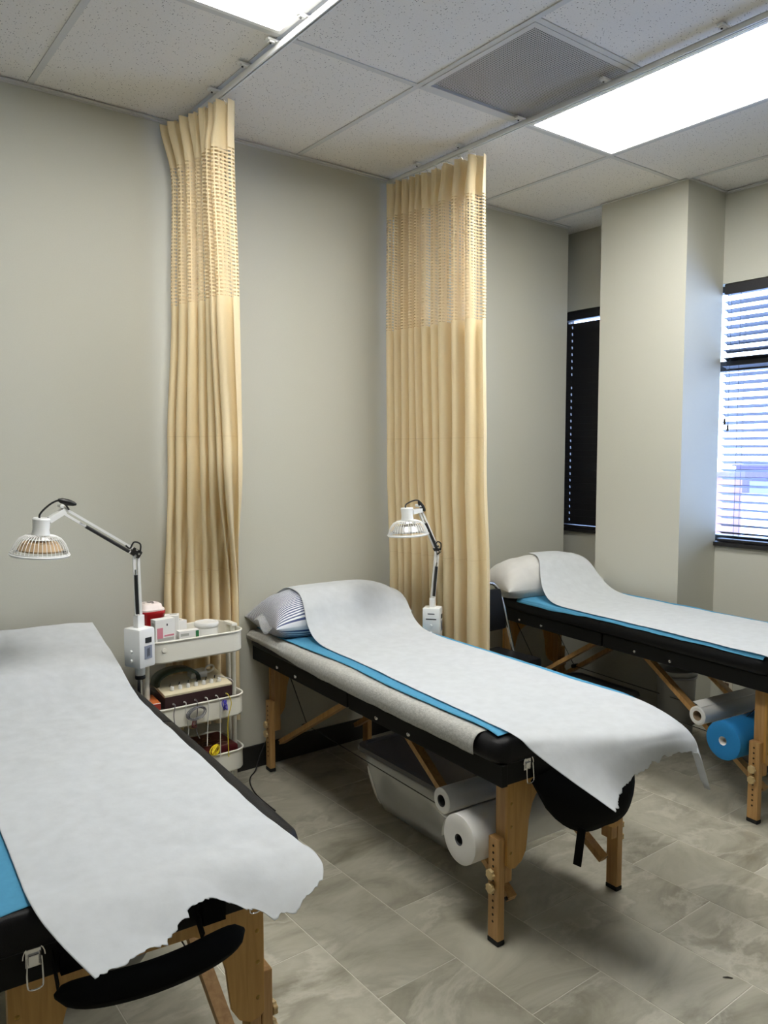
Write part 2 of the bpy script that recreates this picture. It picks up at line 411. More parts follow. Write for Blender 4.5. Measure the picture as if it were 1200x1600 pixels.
# ------------------------------------------------------------------ room shell
XL, YF, YB = -1.605, -2.6, 3.62          # left wall, wall behind the camera, back of the window nook
floor = struct('floor', MB().box(((XL+WX)/2, (YF+YB)/2, -.0311), (WX-XL+.3, YB-YF+.3, .06)), 'grout')
WORLD[floor.name] = Matrix.Identity(4)
TDX, TDY, TX0, TY0 = .301, .6205, 1.275, 1.700
tile_mesh = {}
k0 = math.floor((XL-TX0)/TDX)
for k in range(k0, 12):
    x0, x1 = TX0+k*TDX, TX0+(k+1)*TDX
    x0, x1 = max(x0, XL), min(x1, WX)
    if x1-x0 < .02: continue
    off = TY0 + (0 if k % 2 == 0 else TDY/2)
    j0 = math.floor((YF-off)/TDY)
    for j in range(j0, j0+13):
        y0, y1 = max(off+j*TDY, YF), min(off+(j+1)*TDY, YB)
        if y1-y0 < .02: continue
        key = (round(x1-x0, 3), round(y1-y0, 3))
        if key not in tile_mesh:
            hx, hy, g = (x1-x0)/2-.0017, (y1-y0)/2-.0017, .0006
            mb = MB().loops([[Vector((a*hx, b*hy, -.004)) for a, b in ((1, 1), (-1, 1), (-1, -1), (1, -1))],
                             [Vector((a*hx, b*hy, -g)) for a, b in ((1, 1), (-1, 1), (-1, -1), (1, -1))],
                             [Vector((a*(hx-g), b*(hy-g), 0)) for a, b in ((1, 1), (-1, 1), (-1, -1), (1, -1))]])
            me = bpy.data.meshes.new('floor_tile'); me.from_pydata(mb.v, [], mb.f); me.materials.append(MAT['floor_tile']); tile_mesh[key] = me
        o = bpy.data.objects.new('tile', tile_mesh[key]); COL.objects.link(o); o.parent = floor; o.location = ((x0+x1)/2, (y0+y1)/2, 0)

WT = CZ+.06
CX, CY0, CY1 = 3.865, 2.412, 2.965          # boxed column standing before the window wall
struct('wall_back', MB().box(((XL+4.08)/2, WY+.06, WT/2), (4.08-XL, .12, WT)), 'wall_paint')
struct('wall_left', MB().box((XL-.06, (YF+YB)/2, WT/2), (.12, YB-YF, WT)), 'wall_paint')
struct('wall_front', MB().box(((XL+WX)/2, YF-.06, WT/2), (WX-XL, .12, WT)), 'wall_paint')
struct('wall_nook', MB().box(((3.9+WX)/2+.07, YB+.03, WT/2), (WX-3.9+.14, .06, WT)).box((4.02, WY+.176, WT/2), (.12, .112, WT)), 'wall_paint')
WZ0, WZ1 = 1.035, 2.487                     # sill and head of the windows
mb = MB(); th = .14; wx = WX+th/2
mb.box((wx, (YF+YB)/2, WZ0/2), (th, YB-YF, WZ0)).box((wx, (YF+YB)/2, (WZ1+WT)/2), (th, YB-YF, WT-WZ1))
for a, b in ((YF, .80), (2.60, 2.99), (3.60, YB)): mb.box((wx, (a+b)/2, (WZ0+WZ1)/2), (th, b-a, WZ1-WZ0))
struct('wall_right', mb, 'wall_paint')
struct('wall_column', MB().box(((CX+WX)/2, (CY0+CY1)/2, CZ/2), (WX-CX, CY1-CY0, CZ)), 'wall_paint')
bh, bt = .112, .009
struct('baseboard_back', MB().box(((XL+4.08)/2, WY-bt/2, bh/2), (4.08-XL, bt, bh)), 'baseboard_black')
struct('baseboard_left', MB().box((XL+bt/2, (YF+WY)/2, bh/2), (bt, WY-YF-.02, bh)), 'baseboard_black')
struct('baseboard_right', MB().box((WX-bt/2, (YF+CY0)/2, bh/2), (bt, CY0-YF-.02, bh)), 'baseboard_black')
struct('baseboard_column', MB().box((CX-bt/2, (CY0+CY1)/2, bh/2), (bt, CY1-CY0+2*bt, bh)).box(((CX+WX)/2-.005, CY0-bt/2, bh/2), (WX-CX-.012, bt, bh)), 'baseboard_black')

# suspended ceiling: slab above, tiles laid into metal bars
ceiling = struct('ceiling', MB().box(((XL+WX)/2, (YF+YB)/2, CZ+.075), (WX-XL+.2, YB-YF+.2, .03)), 'plenum')
WORLD[ceiling.name] = Matrix.Identity(4)
GX = [XL]+[.835+.61*k for k in range(-3, 6)]+[WX]
GY = [YF, -2.41, -1.19, .03, 1.25, 2.47, YB]
LIGHTS = [(3, 3), (3, 4)]
light_cells, tmesh = [], {}
def ctile(x0, x1, y0, y1):
    key = (round(x1-x0, 3), round(y1-y0, 3))
    if key not in tmesh:
        hx, hy = (x1-x0)/2-.010, (y1-y0)/2-.010
        mb = MB().box((0, 0, .008), (2*hx, 2*hy, .016))
        me = bpy.data.meshes.new('ceiling_tile'); me.from_pydata(mb.v, [], mb.f); me.materials.append(MAT['ceiling_tile']); tmesh[key] = me
    o = bpy.data.objects.new('ceiling_tile', tmesh[key]); COL.objects.link(o); o.parent = ceiling; o.location = ((x0+x1)/2, (y0+y1)/2, CZ+.004)
for i in range(len(GX)-1):
    for j in range(len(GY)-1):
        x0, x1, y0, y1 = GX[i], GX[i+1], GY[j], GY[j+1]
        if x1-x0 < .05 or y1-y0 < .05: continue
        if abs(x0-2.055) < .01 and abs(y1-2.47) < .01: ctile(x0, x1, y0, 1.86); continue
        if j == 4 and any(abs(x0-q) < .01 for q in (.835, 2.665)): light_cells.append((x0, x1, y0, y1)); continue
        ctile(x0, x1, y0, y1)
for x in GX[1:-1]: MB().box((x, (YF+YB)/2, CZ+.010), (.024, YB-YF, .020)).build('grid_bar', 'tbar', ceiling)
for y in GY[1:-1]:
    for i in range(len(GX)-1):
        a, b = GX[i]+.0125, GX[i+1]-.0125
        if b-a > .03: MB().box(((a+b)/2, y, CZ+.0095), (b-a, .024, .019)).build('grid_bar', 'tbar', ceiling)
MB().box((2.36, 1.86, CZ+.0095), (.585, .024, .019)).build('grid_bar', 'tbar', ceiling)
struct('trim_back', MB().box(((XL+4.08)/2, WY-.010, CZ-.002), (4.08-XL, .020, .004)).box(((XL+4.08)/2, WY-.0015, CZ-.006), (4.08-XL, .003, .010)), 'tbar')
struct('trim_right', MB().box((WX-.010, (YF+CY0)/2, CZ-.002), (.020, CY0-YF, .004)).box((WX-.0015, (YF+CY0)/2, CZ-.006), (.003, CY0-YF, .010)), 'tbar')
struct('trim_column', MB().box((CX-.008, (CY0+CY1)/2, CZ-.002), (.016, CY1-CY0, .004)).box(((CX+WX)/2, CY0-.008, CZ-.002), (WX-CX, .016, .004)), 'tbar')

# ceiling lights
LAB = {(.835, 1.25): 'lit troffer light in the ceiling beside the track of the curtain by the cart',
       (2.665, 1.25): 'lit troffer light in the ceiling beside the perforated vent panel'}
for x0, x1, y0, y1 in light_cells:
    lab = LAB[(round(x0, 3), round(y0, 2))]
    t_ = thing('ceiling_light', lab, 'light', ((x0+x1)/2, (y0+y1)/2, CZ), group='ceiling troffer lights')
    cx, cy = (x0+x1)/2, (y0+y1)/2; hx, hy = (x1-x0)/2-.0135, (y1-y0)/2-.0135; fw = .016
    mb = MB()
    for sgn in (-1, 1):
        mb.box((cx+sgn*(hx-fw/2), cy, CZ+.008), (fw, 2*hy, .020)); mb.box((cx, cy+sgn*(hy-fw/2), CZ+.008), (2*hx-2*fw, fw, .020))
    mb.build('frame', 'white_metal', t_)
    MB().box((cx, cy, CZ+.012), (2*(hx-fw), 2*(hy-fw), .006)).build('diffuser', 'light_diffuser', t_)
    MB().box((cx, cy, CZ+.030), (2*hx, 2*hy, .018)).build('housing', 'white_metal', t_)
t_ = thing('air_vent', 'square perforated metal air return panel in the ceiling beside the light', 'vent', (2.36, 2.165, CZ))
mb = MB()
for sgn in (-1, 1):
    mb.box((2.36+sgn*.281, 2.165, CZ+.006), (.024, .586, .016)); mb.box((2.36, 2.165+sgn*.281, CZ+.006), (.538, .024, .016))
mb.build('frame', 'tbar', t_)
MB().box((2.36, 2.165, CZ+.010), (.538, .538, .004)).build('perforated_panel', 'vent_perforated', t_)
MB().box((2.36, 2.165, CZ+.030), (.57, .57, .02)).build('housing', 'plenum', t_)

# ------------------------------------------------------------------ windows, blinds, view outside
def window(n, y0, y1):
    wz0, wz1 = WZ0, WZ1
    mb = MB(); x = WX+.10; d = .06; f_ = .035
    mb.box((x, (y0+y1)/2, wz0+f_/2), (d, y1-y0, f_)).box((x, (y0+y1)/2, wz1-f_/2), (d, y1-y0, f_))
    for y in (y0+f_/2, y1-f_/2): mb.box((x, y, (wz0+wz1)/2), (d, f_, wz1-wz0-2*f_))
    fr = tag(mb.build('window_%d' % n, 'window_black'), kind='structure')
    WORLD[fr.name] = Matrix.Identity(4)
    MB().box((x-.01, (y0+y1)/2, 2.035), (.075, y1-y0-2*f_-.002, .056)).build('transom', 'window_black', fr)
    MB().box((x, (y0+y1)/2, (wz0+2.008)/2+.016), (.006, y1-y0-2*f_-.002, 2.008-wz0-.036)).build('pane', 'glass', fr)
    MB().box((x, (y0+y1)/2, (wz1+2.062)/2-.018), (.006, y1-y0-2*f_-.002, wz1-2.062-.036)).build('pane', 'glass', fr)
    MB().box((WX+.010, (y0+y1)/2, wz0-.008), (.060, y1-y0, .022)).build('sill', 'window_black', fr)
    return fr
window(1, .805, 2.597)
window(2, 2.995, 3.595)
def blind(label, y0, y1, tilt, closed):
    t_ = thing('window_blind', label, 'blind', (WX+.025, (y0+y1)/2, WZ0+.03), group='dark horizontal blinds')
    x = WX+.026; L = y1-y0-.012; cy = (y0+y1)/2
    MB().box((x, cy, WZ1-.032), (.052, L, .058), bev=.004).build('head_rail', 'window_black', t_)
    pitch, wd = .0445, .052
    z = WZ1-.105; me = None
    ty = [y1-.105, y0+.105] if not closed else [3.488, y0+.10]
    while z > WZ0+.045:
        if me is None:
            mb = MB(); hl, hw, th_ = L/2, wd/2, .0013
            if closed:                                  # every slat has its two cord holes cut through
                cuts = sorted([q-cy for q in ty]); segs = [-hl, cuts[0]-.0045, cuts[0]+.0045, cuts[1]-.0045, cuts[1]+.0045, hl]
                for a in range(5):
                    ya, yb = segs[a], segs[a+1]
                    parts = [(-hw, hw)] if a % 2 == 0 else [(-hw, -.0085), (.0085, hw)]
                    for xa, xb in parts: mb.box(((xa+xb)/2, (ya+yb)/2, 0), (xb-xa, yb-ya, th_*2))
            else:
                cu = []
                for q in range(5):
                    a = -1+q/2; cu.append((a*hw, .003*(1-a*a)))
                P_ = [[Vector((a, -hl, b)), Vector((a, hl, b))] for a, b in cu]
                mb.grid(P_)
                Q_ = [[Vector((a, -hl, b-th_*2)), Vector((a, hl, b-th_*2))] for a, b in cu]; mb.grid(Q_)
                mb.add([P_[0][0], P_[0][1], Q_[0][1], Q_[0][0], P_[-1][0], P_[-1][1], Q_[-1][1], Q_[-1][0]], [(0, 1, 2, 3), (4, 5, 6, 7)])
            o = mb.build('slat', 'blind_dark' if not closed else 'window_black', t_, local=True); me = o.data
        else:
            o = bpy.data.objects.new('slat', me); COL.objects.link(o); o.parent = t_
        o.location = (x-WX-.025, 0, z-WZ0-.03); o.rotation_euler = (0, R(tilt), 0)
        z -= pitch
    MB().box((x, cy, WZ0+.014), (.050, L, .016), bev=.003).build('bottom_rail', 'window_black', t_)
    for q in ty:
        for dx in ((-.028, .028) if not closed else (.031,)):
            MB().tube([(x+dx, q, WZ1-.06), (x+dx, q, WZ0+.022)], .0011, 5).build('ladder_cord', 'dark_metal', t_)
    if not closed:
        for k, (yy, zz) in enumerate(((y1-.035, 1.71), (y1-.055, 1.675))):
            MB().tube([(x-.034, yy, WZ1-.05), (x-.034, yy, zz+.03)], .0010, 5).build('pull_cord', 'dark_metal', t_)
            MB().lathe([(.002, .03), (.005, .022), (.006, .0), (.0075, -.008), (.0, -.009)], (x-.034, yy, zz), n=10).build('cord_tassel', 'window_black', t_, smooth=True)
    return t_
blind('dark slatted blind tilted open over the bright window beside the column', .815, 2.408, 15, False)
blind('black slatted blind closed tight over the narrow window behind the column', 3.005, 3.585, 80, True)

rf = thing('rooftop', 'pale flat roof seen outside below the bright window', 'roof', (24, 6, -2.2))
MB().box((24, 6, -2.4), (36, 60, .4)).build('roof_deck', 'far_roof', rf)
MB().box((27.7, 6, -1.09), (.5, 60, 2.22)).build('parapet', 'far_roof', rf)
nb = thing('neighbour_building', 'lavender building far outside the bright window', 'building', (34, 14.5, -2.2))
MB().box((36, 14.7, -.63), (8, 5.4, 3.1)).build('wall', 'far_lavender', nb)
MB().box((36, 14.7, .96), (8.3, 5.6, .08)).build('roof', 'far_lavender', nb)
for k in range(3): MB().box((31.97, 12.9+k*1.7, -.3), (.06, .9, 1.2)).build('window', 'far_glass', nb)
pc = thing('masonry_pier', 'pinkish masonry pier standing outside the bright window', 'pier', (7.0, 3.87, -2.2))
MB().box((7.0, 3.87, -.44), (.24, .13, 3.5)).build('shaft', 'far_pink', pc)
MB().box((7.0, 3.87, 1.335), (.28, .16, .05)).build('cap', 'far_lavender', pc)

# ------------------------------------------------------------------ curtain tracks and curtains
def track(label, x, y1, y0, clips):
    t_ = thing('curtain_track', label, 'curtain track', (x, y1, CZ-.03))
    mb = MB()
    for dx, ww, zz, hh in ((0, .020, -.010, .003), (-.009, .002, -.018, .018), (.009, .002, -.018, .018), (-.006, .006, -.0275, .003), (.006, .006, -.0275, .003)):
        mb.box((x+dx, (y0+y1)/2, CZ-.004+zz), (ww, y1-y0, hh))
    mb.build('rail', 'white_plastic', t_)
    for y in clips:
        MB().box((x-.022, y, CZ-.007), (.050, .020, .008)).box((x-.030, y, CZ-.013), (.020, .016, .006)).build('ceiling_clip', 'white_metal', t_)
        MB().lathe([(.004, -.003), (.004, 0), (0, 0)], (x-.033, y, CZ-.0195), axis=(0, 0, -1), n=8).build('screw', 'dark_metal', t_)
    return t_
track('white ceiling track of the curtain hanging behind the white cart', 1.447, 3.375, -.4, (2.97, 2.71, 2.50, 2.30, 1.9, 1.3, .6))
track('white ceiling track of the curtain beside the far table lamp', 2.607, 3.375, -.4, (3.1, 2.80, 2.42, 1.98, 1.5, .9, .3))

def curtain(label, keys, nf, amp, zb, seed, nz_=70):
    """keys: (z, A, B) plan line of the bunched curtain at height z, wall end A to room end B"""
    rnd = random.Random(seed); ks = sorted(keys, key=lambda k: -k[0])
    def line(z):
        for (z1, A1, B1), (z2, A2, B2) in zip(ks, ks[1:]):
            if z <= z1 and z >= z2:
                q = ssm(0, 1, (z1-z)/(z1-z2)); return Vector(A1).lerp(Vector(A2), q), Vector(B1).lerp(Vector(B2), q)
        return (Vector(ks[0][1]), Vector(ks[0][2])) if z > ks[0][0] else (Vector(ks[-1][1]), Vector(ks[-1][2]))
    N = nf*18; am = [rnd.uniform(.5, 1.3) for _ in range(2*nf+2)]; wv = [rnd.uniform(.5, 1.7) for _ in range(nf)]
    tot = sum(wv); edge = [0]
    for q in wv: edge.append(edge[-1]+q/tot)
    dr = [rnd.uniform(-1, 1) for _ in range(nf+2)]; wb = [rnd.uniform(0, 6.28) for _ in range(nf+2)]
    ztop = CZ-.045
    zs = {'header': [ztop-(ztop-2.765)*k/8 for k in range(9)], 'net': [2.765-(2.765-2.185)*k/14 for k in range(15)], 'panel': [2.185-(2.185-zb)*k/nz_ for k in range(nz_+1)]}
    def pt(i, z):
        u = i/N; k = 0
        while k < nf-1 and u > edge[k+1]: k += 1
        ph = (u-edge[k])/(edge[k+1]-edge[k])          # 0..1 within fold k
        A, B = line(z); d = (B-A); L = d.length; d.normalize(); pz = Vector((d.y, -d.x, 0))
        a0 = am[2*k]*(1-ph)+am[2*k+2]*ph
        low = ssm(2.3, .4, z); hd = ssm(2.76, 2.94, z)
        a_ = amp*a0*(1-.35*hd+.10*low)
        s_ = math.sin(2*math.pi*ph)
        wk = (edge[k+1]-edge[k])*L
        drift = L/nf*low*(.55*dr[k]*(1-ph)+.55*dr[k+1]*ph)*math.sin(min(1., ph*4, (1-ph)*4+(k < nf-1))*math.pi/2)*(1 if 0 < k < nf-1 else .3)
        drift = L/nf*low*.50*(dr[k]*(1-ph)+dr[k+1]*ph)*min(1., u*8, (1-u)*8)
        along = u*L - (.115-.03*hd)*wk*math.sin(4*math.pi*ph) + drift
        q = A.to_3d()+d.to_3d()*along+pz*(a_*s_)
        if hd > 0: q += pz*(.011*hd*math.sin(6*math.pi*ph+wb[k])) + d.to_3d()*(.010*hd*(2*u-1))
        q.z = z
        return q
    root = thing('privacy_curtain', label, 'curtain', (ks[-1][1][0], ks[-1][1][1], zb), group='cream privacy curtains')
    arc = [0]
    for i in range(N): arc.append(arc[-1]+(pt(i+1, 2.4)-pt(i, 2.4)).length)
    for nm, mat in (('header', 'curtain_cloth'), ('net', 'curtain_net'), ('panel', 'curtain_cloth')):
        Z = zs[nm]; mb = MB(); mb.grid([[pt(i, z) for z in Z] for i in range(N+1)]); mb.uv = [(arc[i], z) for i in range(N+1) for z in Z]
        o = mb.build({'header': 'header_band', 'net': 'net_band', 'panel': 'cloth_panel'}[nm], mat, root, smooth=True, angle=180)
        if nm == 'header': o['label'] = 'gathered cream header band'
        if nm == 'net': o['label'] = 'open mesh band below the header'
    for zz in (1.02, 1.62):                             # stitched fold lines across the cloth
        mb = MB(); mb.grid([[pt(i, zz+.004)+Vector((0, 0, 0)), pt(i, zz-.004)] for i in range(N+1)])
        n_ = len(mb.v)//2
        P_ = [[pt(i, z_) for z_ in (zz+.0015, zz-.0015)] for i in range(N+1)]
        out_ = MB(); vs = []
        for i in range(N+1):
            tng = pt(min(i+1, N), zz)-pt(max(i-1, 0), zz); nrm = Vector((tng.y, -tng.x, 0)).normalized()*.0016
            vs.append([P_[i][0]+nrm, P_[i][1]+nrm])
        out_.grid(vs); out_.build('crease', 'seam_cloth', root, smooth=True, angle=180)
    tx = 1.447 if keys[0][1][0] < 2 else 2.607
    for k in range(nf):                                 # carriers and hooks in the track
        q = pt(int(round((edge[k]+edge[k+1])/2*N)), ztop); a = Vector((tx, min(q.y, 3.36), CZ-.036))
        MB().tube(spline([a, a+Vector((0, 0, -.006)), q.lerp(a, .4)+Vector((0, 0, .004)), q+Vector((0, 0, -.012))], 8), .0016, 5).build('hook', 'chrome', root)
        MB().box((tx, min(q.y, 3.36), CZ-.026), (.012, .012, .012)).build('carrier', 'white_plastic', root)
    return root
curtain('cream privacy curtain with mesh top bunched at the wall behind the cart',
        [(2.95, (1.365, 3.34), (1.462, 2.93)), (2.72, (1.41, 3.33), (1.463, 2.94)), (2.19, (1.395, 3.33), (1.478, 2.94)), (1.55, (1.36, 3.335), (1.53, 3.02)), (.86, (1.315, 3.335), (1.672, 3.318)), (.30, (1.315, 3.335), (1.672, 3.318))], 7, .040, .30, 3)
curtain('cream privacy curtain with mesh top hanging between the two right tables',
        [(2.95, (2.60, 3.335), (2.665, 2.73)), (2.19, (2.595, 3.335), (2.665, 2.72)), (1.5, (2.60, 3.335), (2.68, 2.72)), (.9, (2.615, 3.33), (2.71, 2.72)), (.30, (2.62, 3.33), (2.715, 2.72))], 10, .052, .30, 11)

# ------------------------------------------------------------------ massage tables
TAB = {1: (.62, 2.41, 4.0, .355, .69), 2: (2.055, 2.475, 3.5, .355, .69), 3: (3.486, 2.38, 6.5, .30, .725)}
def tmat(k):
    cx, cy, a, hw, zt = TAB[k]; return Matrix.Translation((cx, cy, 0)) @ Matrix.Rotation(-R(a), 4, 'Z')
def tw(k, s, t_, z): return tmat(k) @ Vector((s, t_, z))
HL = .90
def massage_table(k, label, sling):
    cx, cy, a, hw, zt = TAB[k]
    root = thing('massage_table', label, 'table', (cx, cy, 0), -R(a), 'folding massage tables')
    B = lambda mb, n, m, par=None, **kw: mb.build(n, m, par or root, local=True, **kw)
    # padded top in two halves (the table folds in the middle)
    for sg in (-1, 1):
        cyl = sg*(HL/2+.0008); hy = HL/2-.0008
        L = []
        for ins, z in ((.028, zt-.078), (.010, zt-.072), (.0, zt-.056), (.0, zt-.032), (.006, zt-.014), (.018, zt-.004), (.036, zt)):
            l = rrect(0, cyl, hw-ins, hy-(ins*.35), .055-ins*.3, z, 6)
            # square off the corners next to the fold
            for p in l:
                if p.y*sg < .06: p.x = math.copysign(hw-ins, p.x); p.y = sg*(.0012+ins*.05) if p.y*sg < .03 else p.y
            L.append(l)
        B(MB().loops(L), 'pad', 'black_vinyl', smooth=True)
    fz0, fz1 = zt-.145, zt-.076; fi = .022
    for sg in (-1, 1):
        for ss_ in (-1, 1):
            B(MB().box((ss_*(hw-fi-.012), sg*HL/2, (fz0+fz1)/2), (.024, HL-.012, fz1-fz0), bev=.003), 'side_rail', 'black_paint')
        B(MB().box((0, sg*(HL-fi-.004), (fz0+fz1)/2), (2*(hw-fi-.026), .024, fz1-fz0), bev=.003), 'end_rail', 'black_paint')
    for ss_ in (-1, 1):
        B(MB().box((ss_*(hw-fi-.030), 0, fz0+.03), (.012, .12, .045)), 'hinge', 'dark_metal')
        for t_ in (.62, .44, -.21, -.415):
            B(MB().lathe([(.0, .009), (.0065, .0065), (.009, .002), (.009, 0), (.0, 0)], (ss_*(hw-fi), t_, fz0+.022), axis=(ss_, 0, 0), n=12), 'bolt', 'chrome', smooth=True)
    li = hw-.075; LT = .815                       # leg positions
    for e in (-1, 1):
        for ss_ in (-1, 1):
            B(MB().box((ss_*(li-.030), e*LT, (fz0+.20)/2), (.030, .046, fz0-.20), bev=.003), 'upper_leg', 'beech')
            lo = B(MB().box((ss_*li, e*LT, .182), (.028, .048, .332), bev=.004), 'lower_leg', 'beech')
            B(MB().box((ss_*li, e*LT, .0085), (.030, .050, .017), bev=.004), 'rubber_foot', 'rubber', lo)
            mb = MB()
            for q in range(12):
                z = .075+q*.0225
                if q in (5, 7): continue
                mb.lathe([(.0, .0006), (.0042, .0006), (.0042, -.001)], (ss_*(li+.0141), e*LT, z), axis=(ss_, 0, 0), n=10)
            B(mb, 'peg_holes', 'hole_dark', lo)
            for q in (5, 7):                      # lobed wing knobs
                z = .075+q*.0225; poly = []
                for i in range(42):
                    an = 2*math.pi*i/42; r_ = .0165*(1+.10*math.cos(7*an)); poly.append((r_*math.cos(an), r_*math.sin(an)))
                kn = MB().prism(poly, (ss_*(li+.020), e*LT, z), (0, ss_, 0), (0, 0, 1), .012)
                B(kn, 'knob', 'knob_wood', lo, bevel=.0025)
                B(MB().tube([(ss_*(li+.012), e*LT, z), (ss_*(li+.022), e*LT, z)], .006, 10), 'knob_stem', 'dark_metal', lo)
        # plywood end panel with arched lower edge, on the outside of the posts
        po = li-.012; pz = fz0+.004; d_ = .012
        half = [(po, pz), (po, .262), (po-.012, .250), (po-.034, .246), (po-.062, .262), (po-.080, .292), (po-.086, .335), (po-.092, .39), (po-.106, .44), (po-.130, .478), (po-.165, .497), (0, .500)]
        prof = [(x, z) for x, z in half]+[(-x, z) for x, z in reversed(half[:-1])]
        y0_ = e*(LT+.0235)
        pn = B(MB().prism(prof, (0, y0_, 0), (-e, 0, 0), (0, 0, 1), d_), 'end_panel', 'plywood', bevel=.0015)
        for ss_ in (-1, 1):
            for z in (.30, .385, .46):
                B(MB().lathe([(.0, .003), (.004, .002), (.0058, .0), (.0, .0)], (ss_*(po-.016), y0_+e*d_, z), axis=(0, e, 0), n=10), 'screw', 'brass', pn, smooth=True)
        # diagonal struts from the legs up to the fold
        for ss_ in (-1, 1):
            s1, s2 = li-.062, li-.085
            pA, pB = Vector((ss_*s1, e*(LT+.005), .128)), Vector((ss_*s2, e*.10, fz0+.012))
            B(MB().bar(pA, pB, .022, .034, up=(1, 0, 0)), 'strut', 'beech')
            j = pA.lerp(pB, .30)+Vector((-ss_*.016, 0, .012))
            B(MB().tube([j+Vector((-.02, 0, 0)), j+Vector((.02, 0, 0))], .012, 12), 'strut_joint', 'dark_metal')
            B(MB().tube([(ss_*(li-.040), e*LT, .131), (ss_*(s1-.014), e*LT, .131)], .006, 10), 'strut_bolt', 'dark_metal')
        # latches hanging on the end rail
        for ss_ in (-1, 1):
            xx, yy, zz = ss_*(hw-.13), e*(HL-fi+.010), fz0+.052
            lt = B(MB().box((xx, yy, zz), (.030, .006, .040), bev=.002).box((xx, yy+e*.005, zz-.004), (.020, .006, .020), bev=.002), 'latch', 'chrome')
            P_ = [(xx-.013, yy+e*.012, zz+.004), (xx-.014, yy+e*.016, zz-.045), (xx-.008, yy+e*.016, zz-.056), (xx+.008, yy+e*.016, zz-.056), (xx+.014, yy+e*.016, zz-.045), (xx+.013, yy+e*.012, zz+.004)]
            B(MB().tube(spline(P_, 22), .0017, 6), 'latch_wire', 'chrome', lt, smooth=True)
            P_ = [(xx+.020*math.cos(q), yy+e*.007, zz+.002+.026*math.sin(q)) for q in [math.pi*i/10 for i in range(11)]]
            B(MB().tube(P_, .0016, 6), 'latch_wire', 'chrome', lt, smooth=True)
    for ss_ in (-1, 1):                           # bracing cable
        sj = li-.090
        z1 = .128+.30*(fz0-.116)+.012; yj = LT+.005-.30*(LT-.095)
        P_ = [(ss_*sj, HL-.04, fz0+.01), (ss_*sj, yj, z1), (ss_*sj, -yj, z1), (ss_*sj, -HL+.04, fz0+.01)]
        B(MB().tube(P_, .0022, 6), 'bracing_cable', 'black_plastic')
    # arm rest sling hung on straps under the foot end
    if sling == 'level':
        mb = MB(); L = []
        for i in range(25):
            q = -1+i/12; w_ = max(.02, (1-abs(q)**6))**.5
            cy_, cz_ = -HL-.075+.030*q*q, zt-.150-.010*(1-q*q)
            L.append([Vector((-.010+.190*q, cy_+.042*w_*math.cos(an), cz_+.024*w_*math.sin(an))) for an in [2*math.pi*m_/14 for m_ in range(14)]])
        sl = B(mb.loops(L), 'arm_sling', 'black_cloth', smooth=True)
        for xx in (-.19, .095):
            B(MB().bar((xx, -HL-.03, zt-.145), (xx, -HL+.03, zt-.10), .028, .003, up=(1, 0, 0)), 'strap', 'black_cloth', sl)
            B(MB().box((xx+.035, -HL+.0, zt-.115), (.05, .012, .05)), 'strap', 'black_cloth', sl)
    elif sling == 'droop':
        L = []
        n = 22; P_ = []
        for i in range(n+1):
            q = -1+2*i/n
            dep = .25*max(0., 1-abs(q)**2.6)**.55
            row = []
            for m_ in range(9):
                v = m_/8
                yy = -HL+.005-.10*v*dep/.25 - .05*math.sin(v*3.14)*(dep/.25)
                zz = zt-.125-.02*abs(q)-v*dep*.72
                row.append(Vector((.005+.215*q, yy, zz)))
            P_.append(row)
        sl = B(MB().grid(P_), 'arm_sling', 'black_cloth', smooth=True, solid=.018)
        B(MB().bar((-.105, -HL-.105, zt-.285), (-.118, -HL-.100, zt-.402), .026, .003, up=(1, .3, 0)), 'strap', 'black_cloth', sl)
        for xx in (-.20, .16):
            B(MB().bar((xx, -HL-.005, zt-.135), (xx, -HL+.03, zt-.10), .004, .022, up=(0, 1, 0)), 'strap', 'black_cloth', sl)
    return root
massage_table(1, 'black folding massage table with wooden legs beside the white cart', 'level')
massage_table(2, 'black folding massage table with wooden legs over the clear bin, striped pillow on it', 'droop')
massage_table(3, 'black folding massage table with wooden legs beside the column, white pillows on it', None)

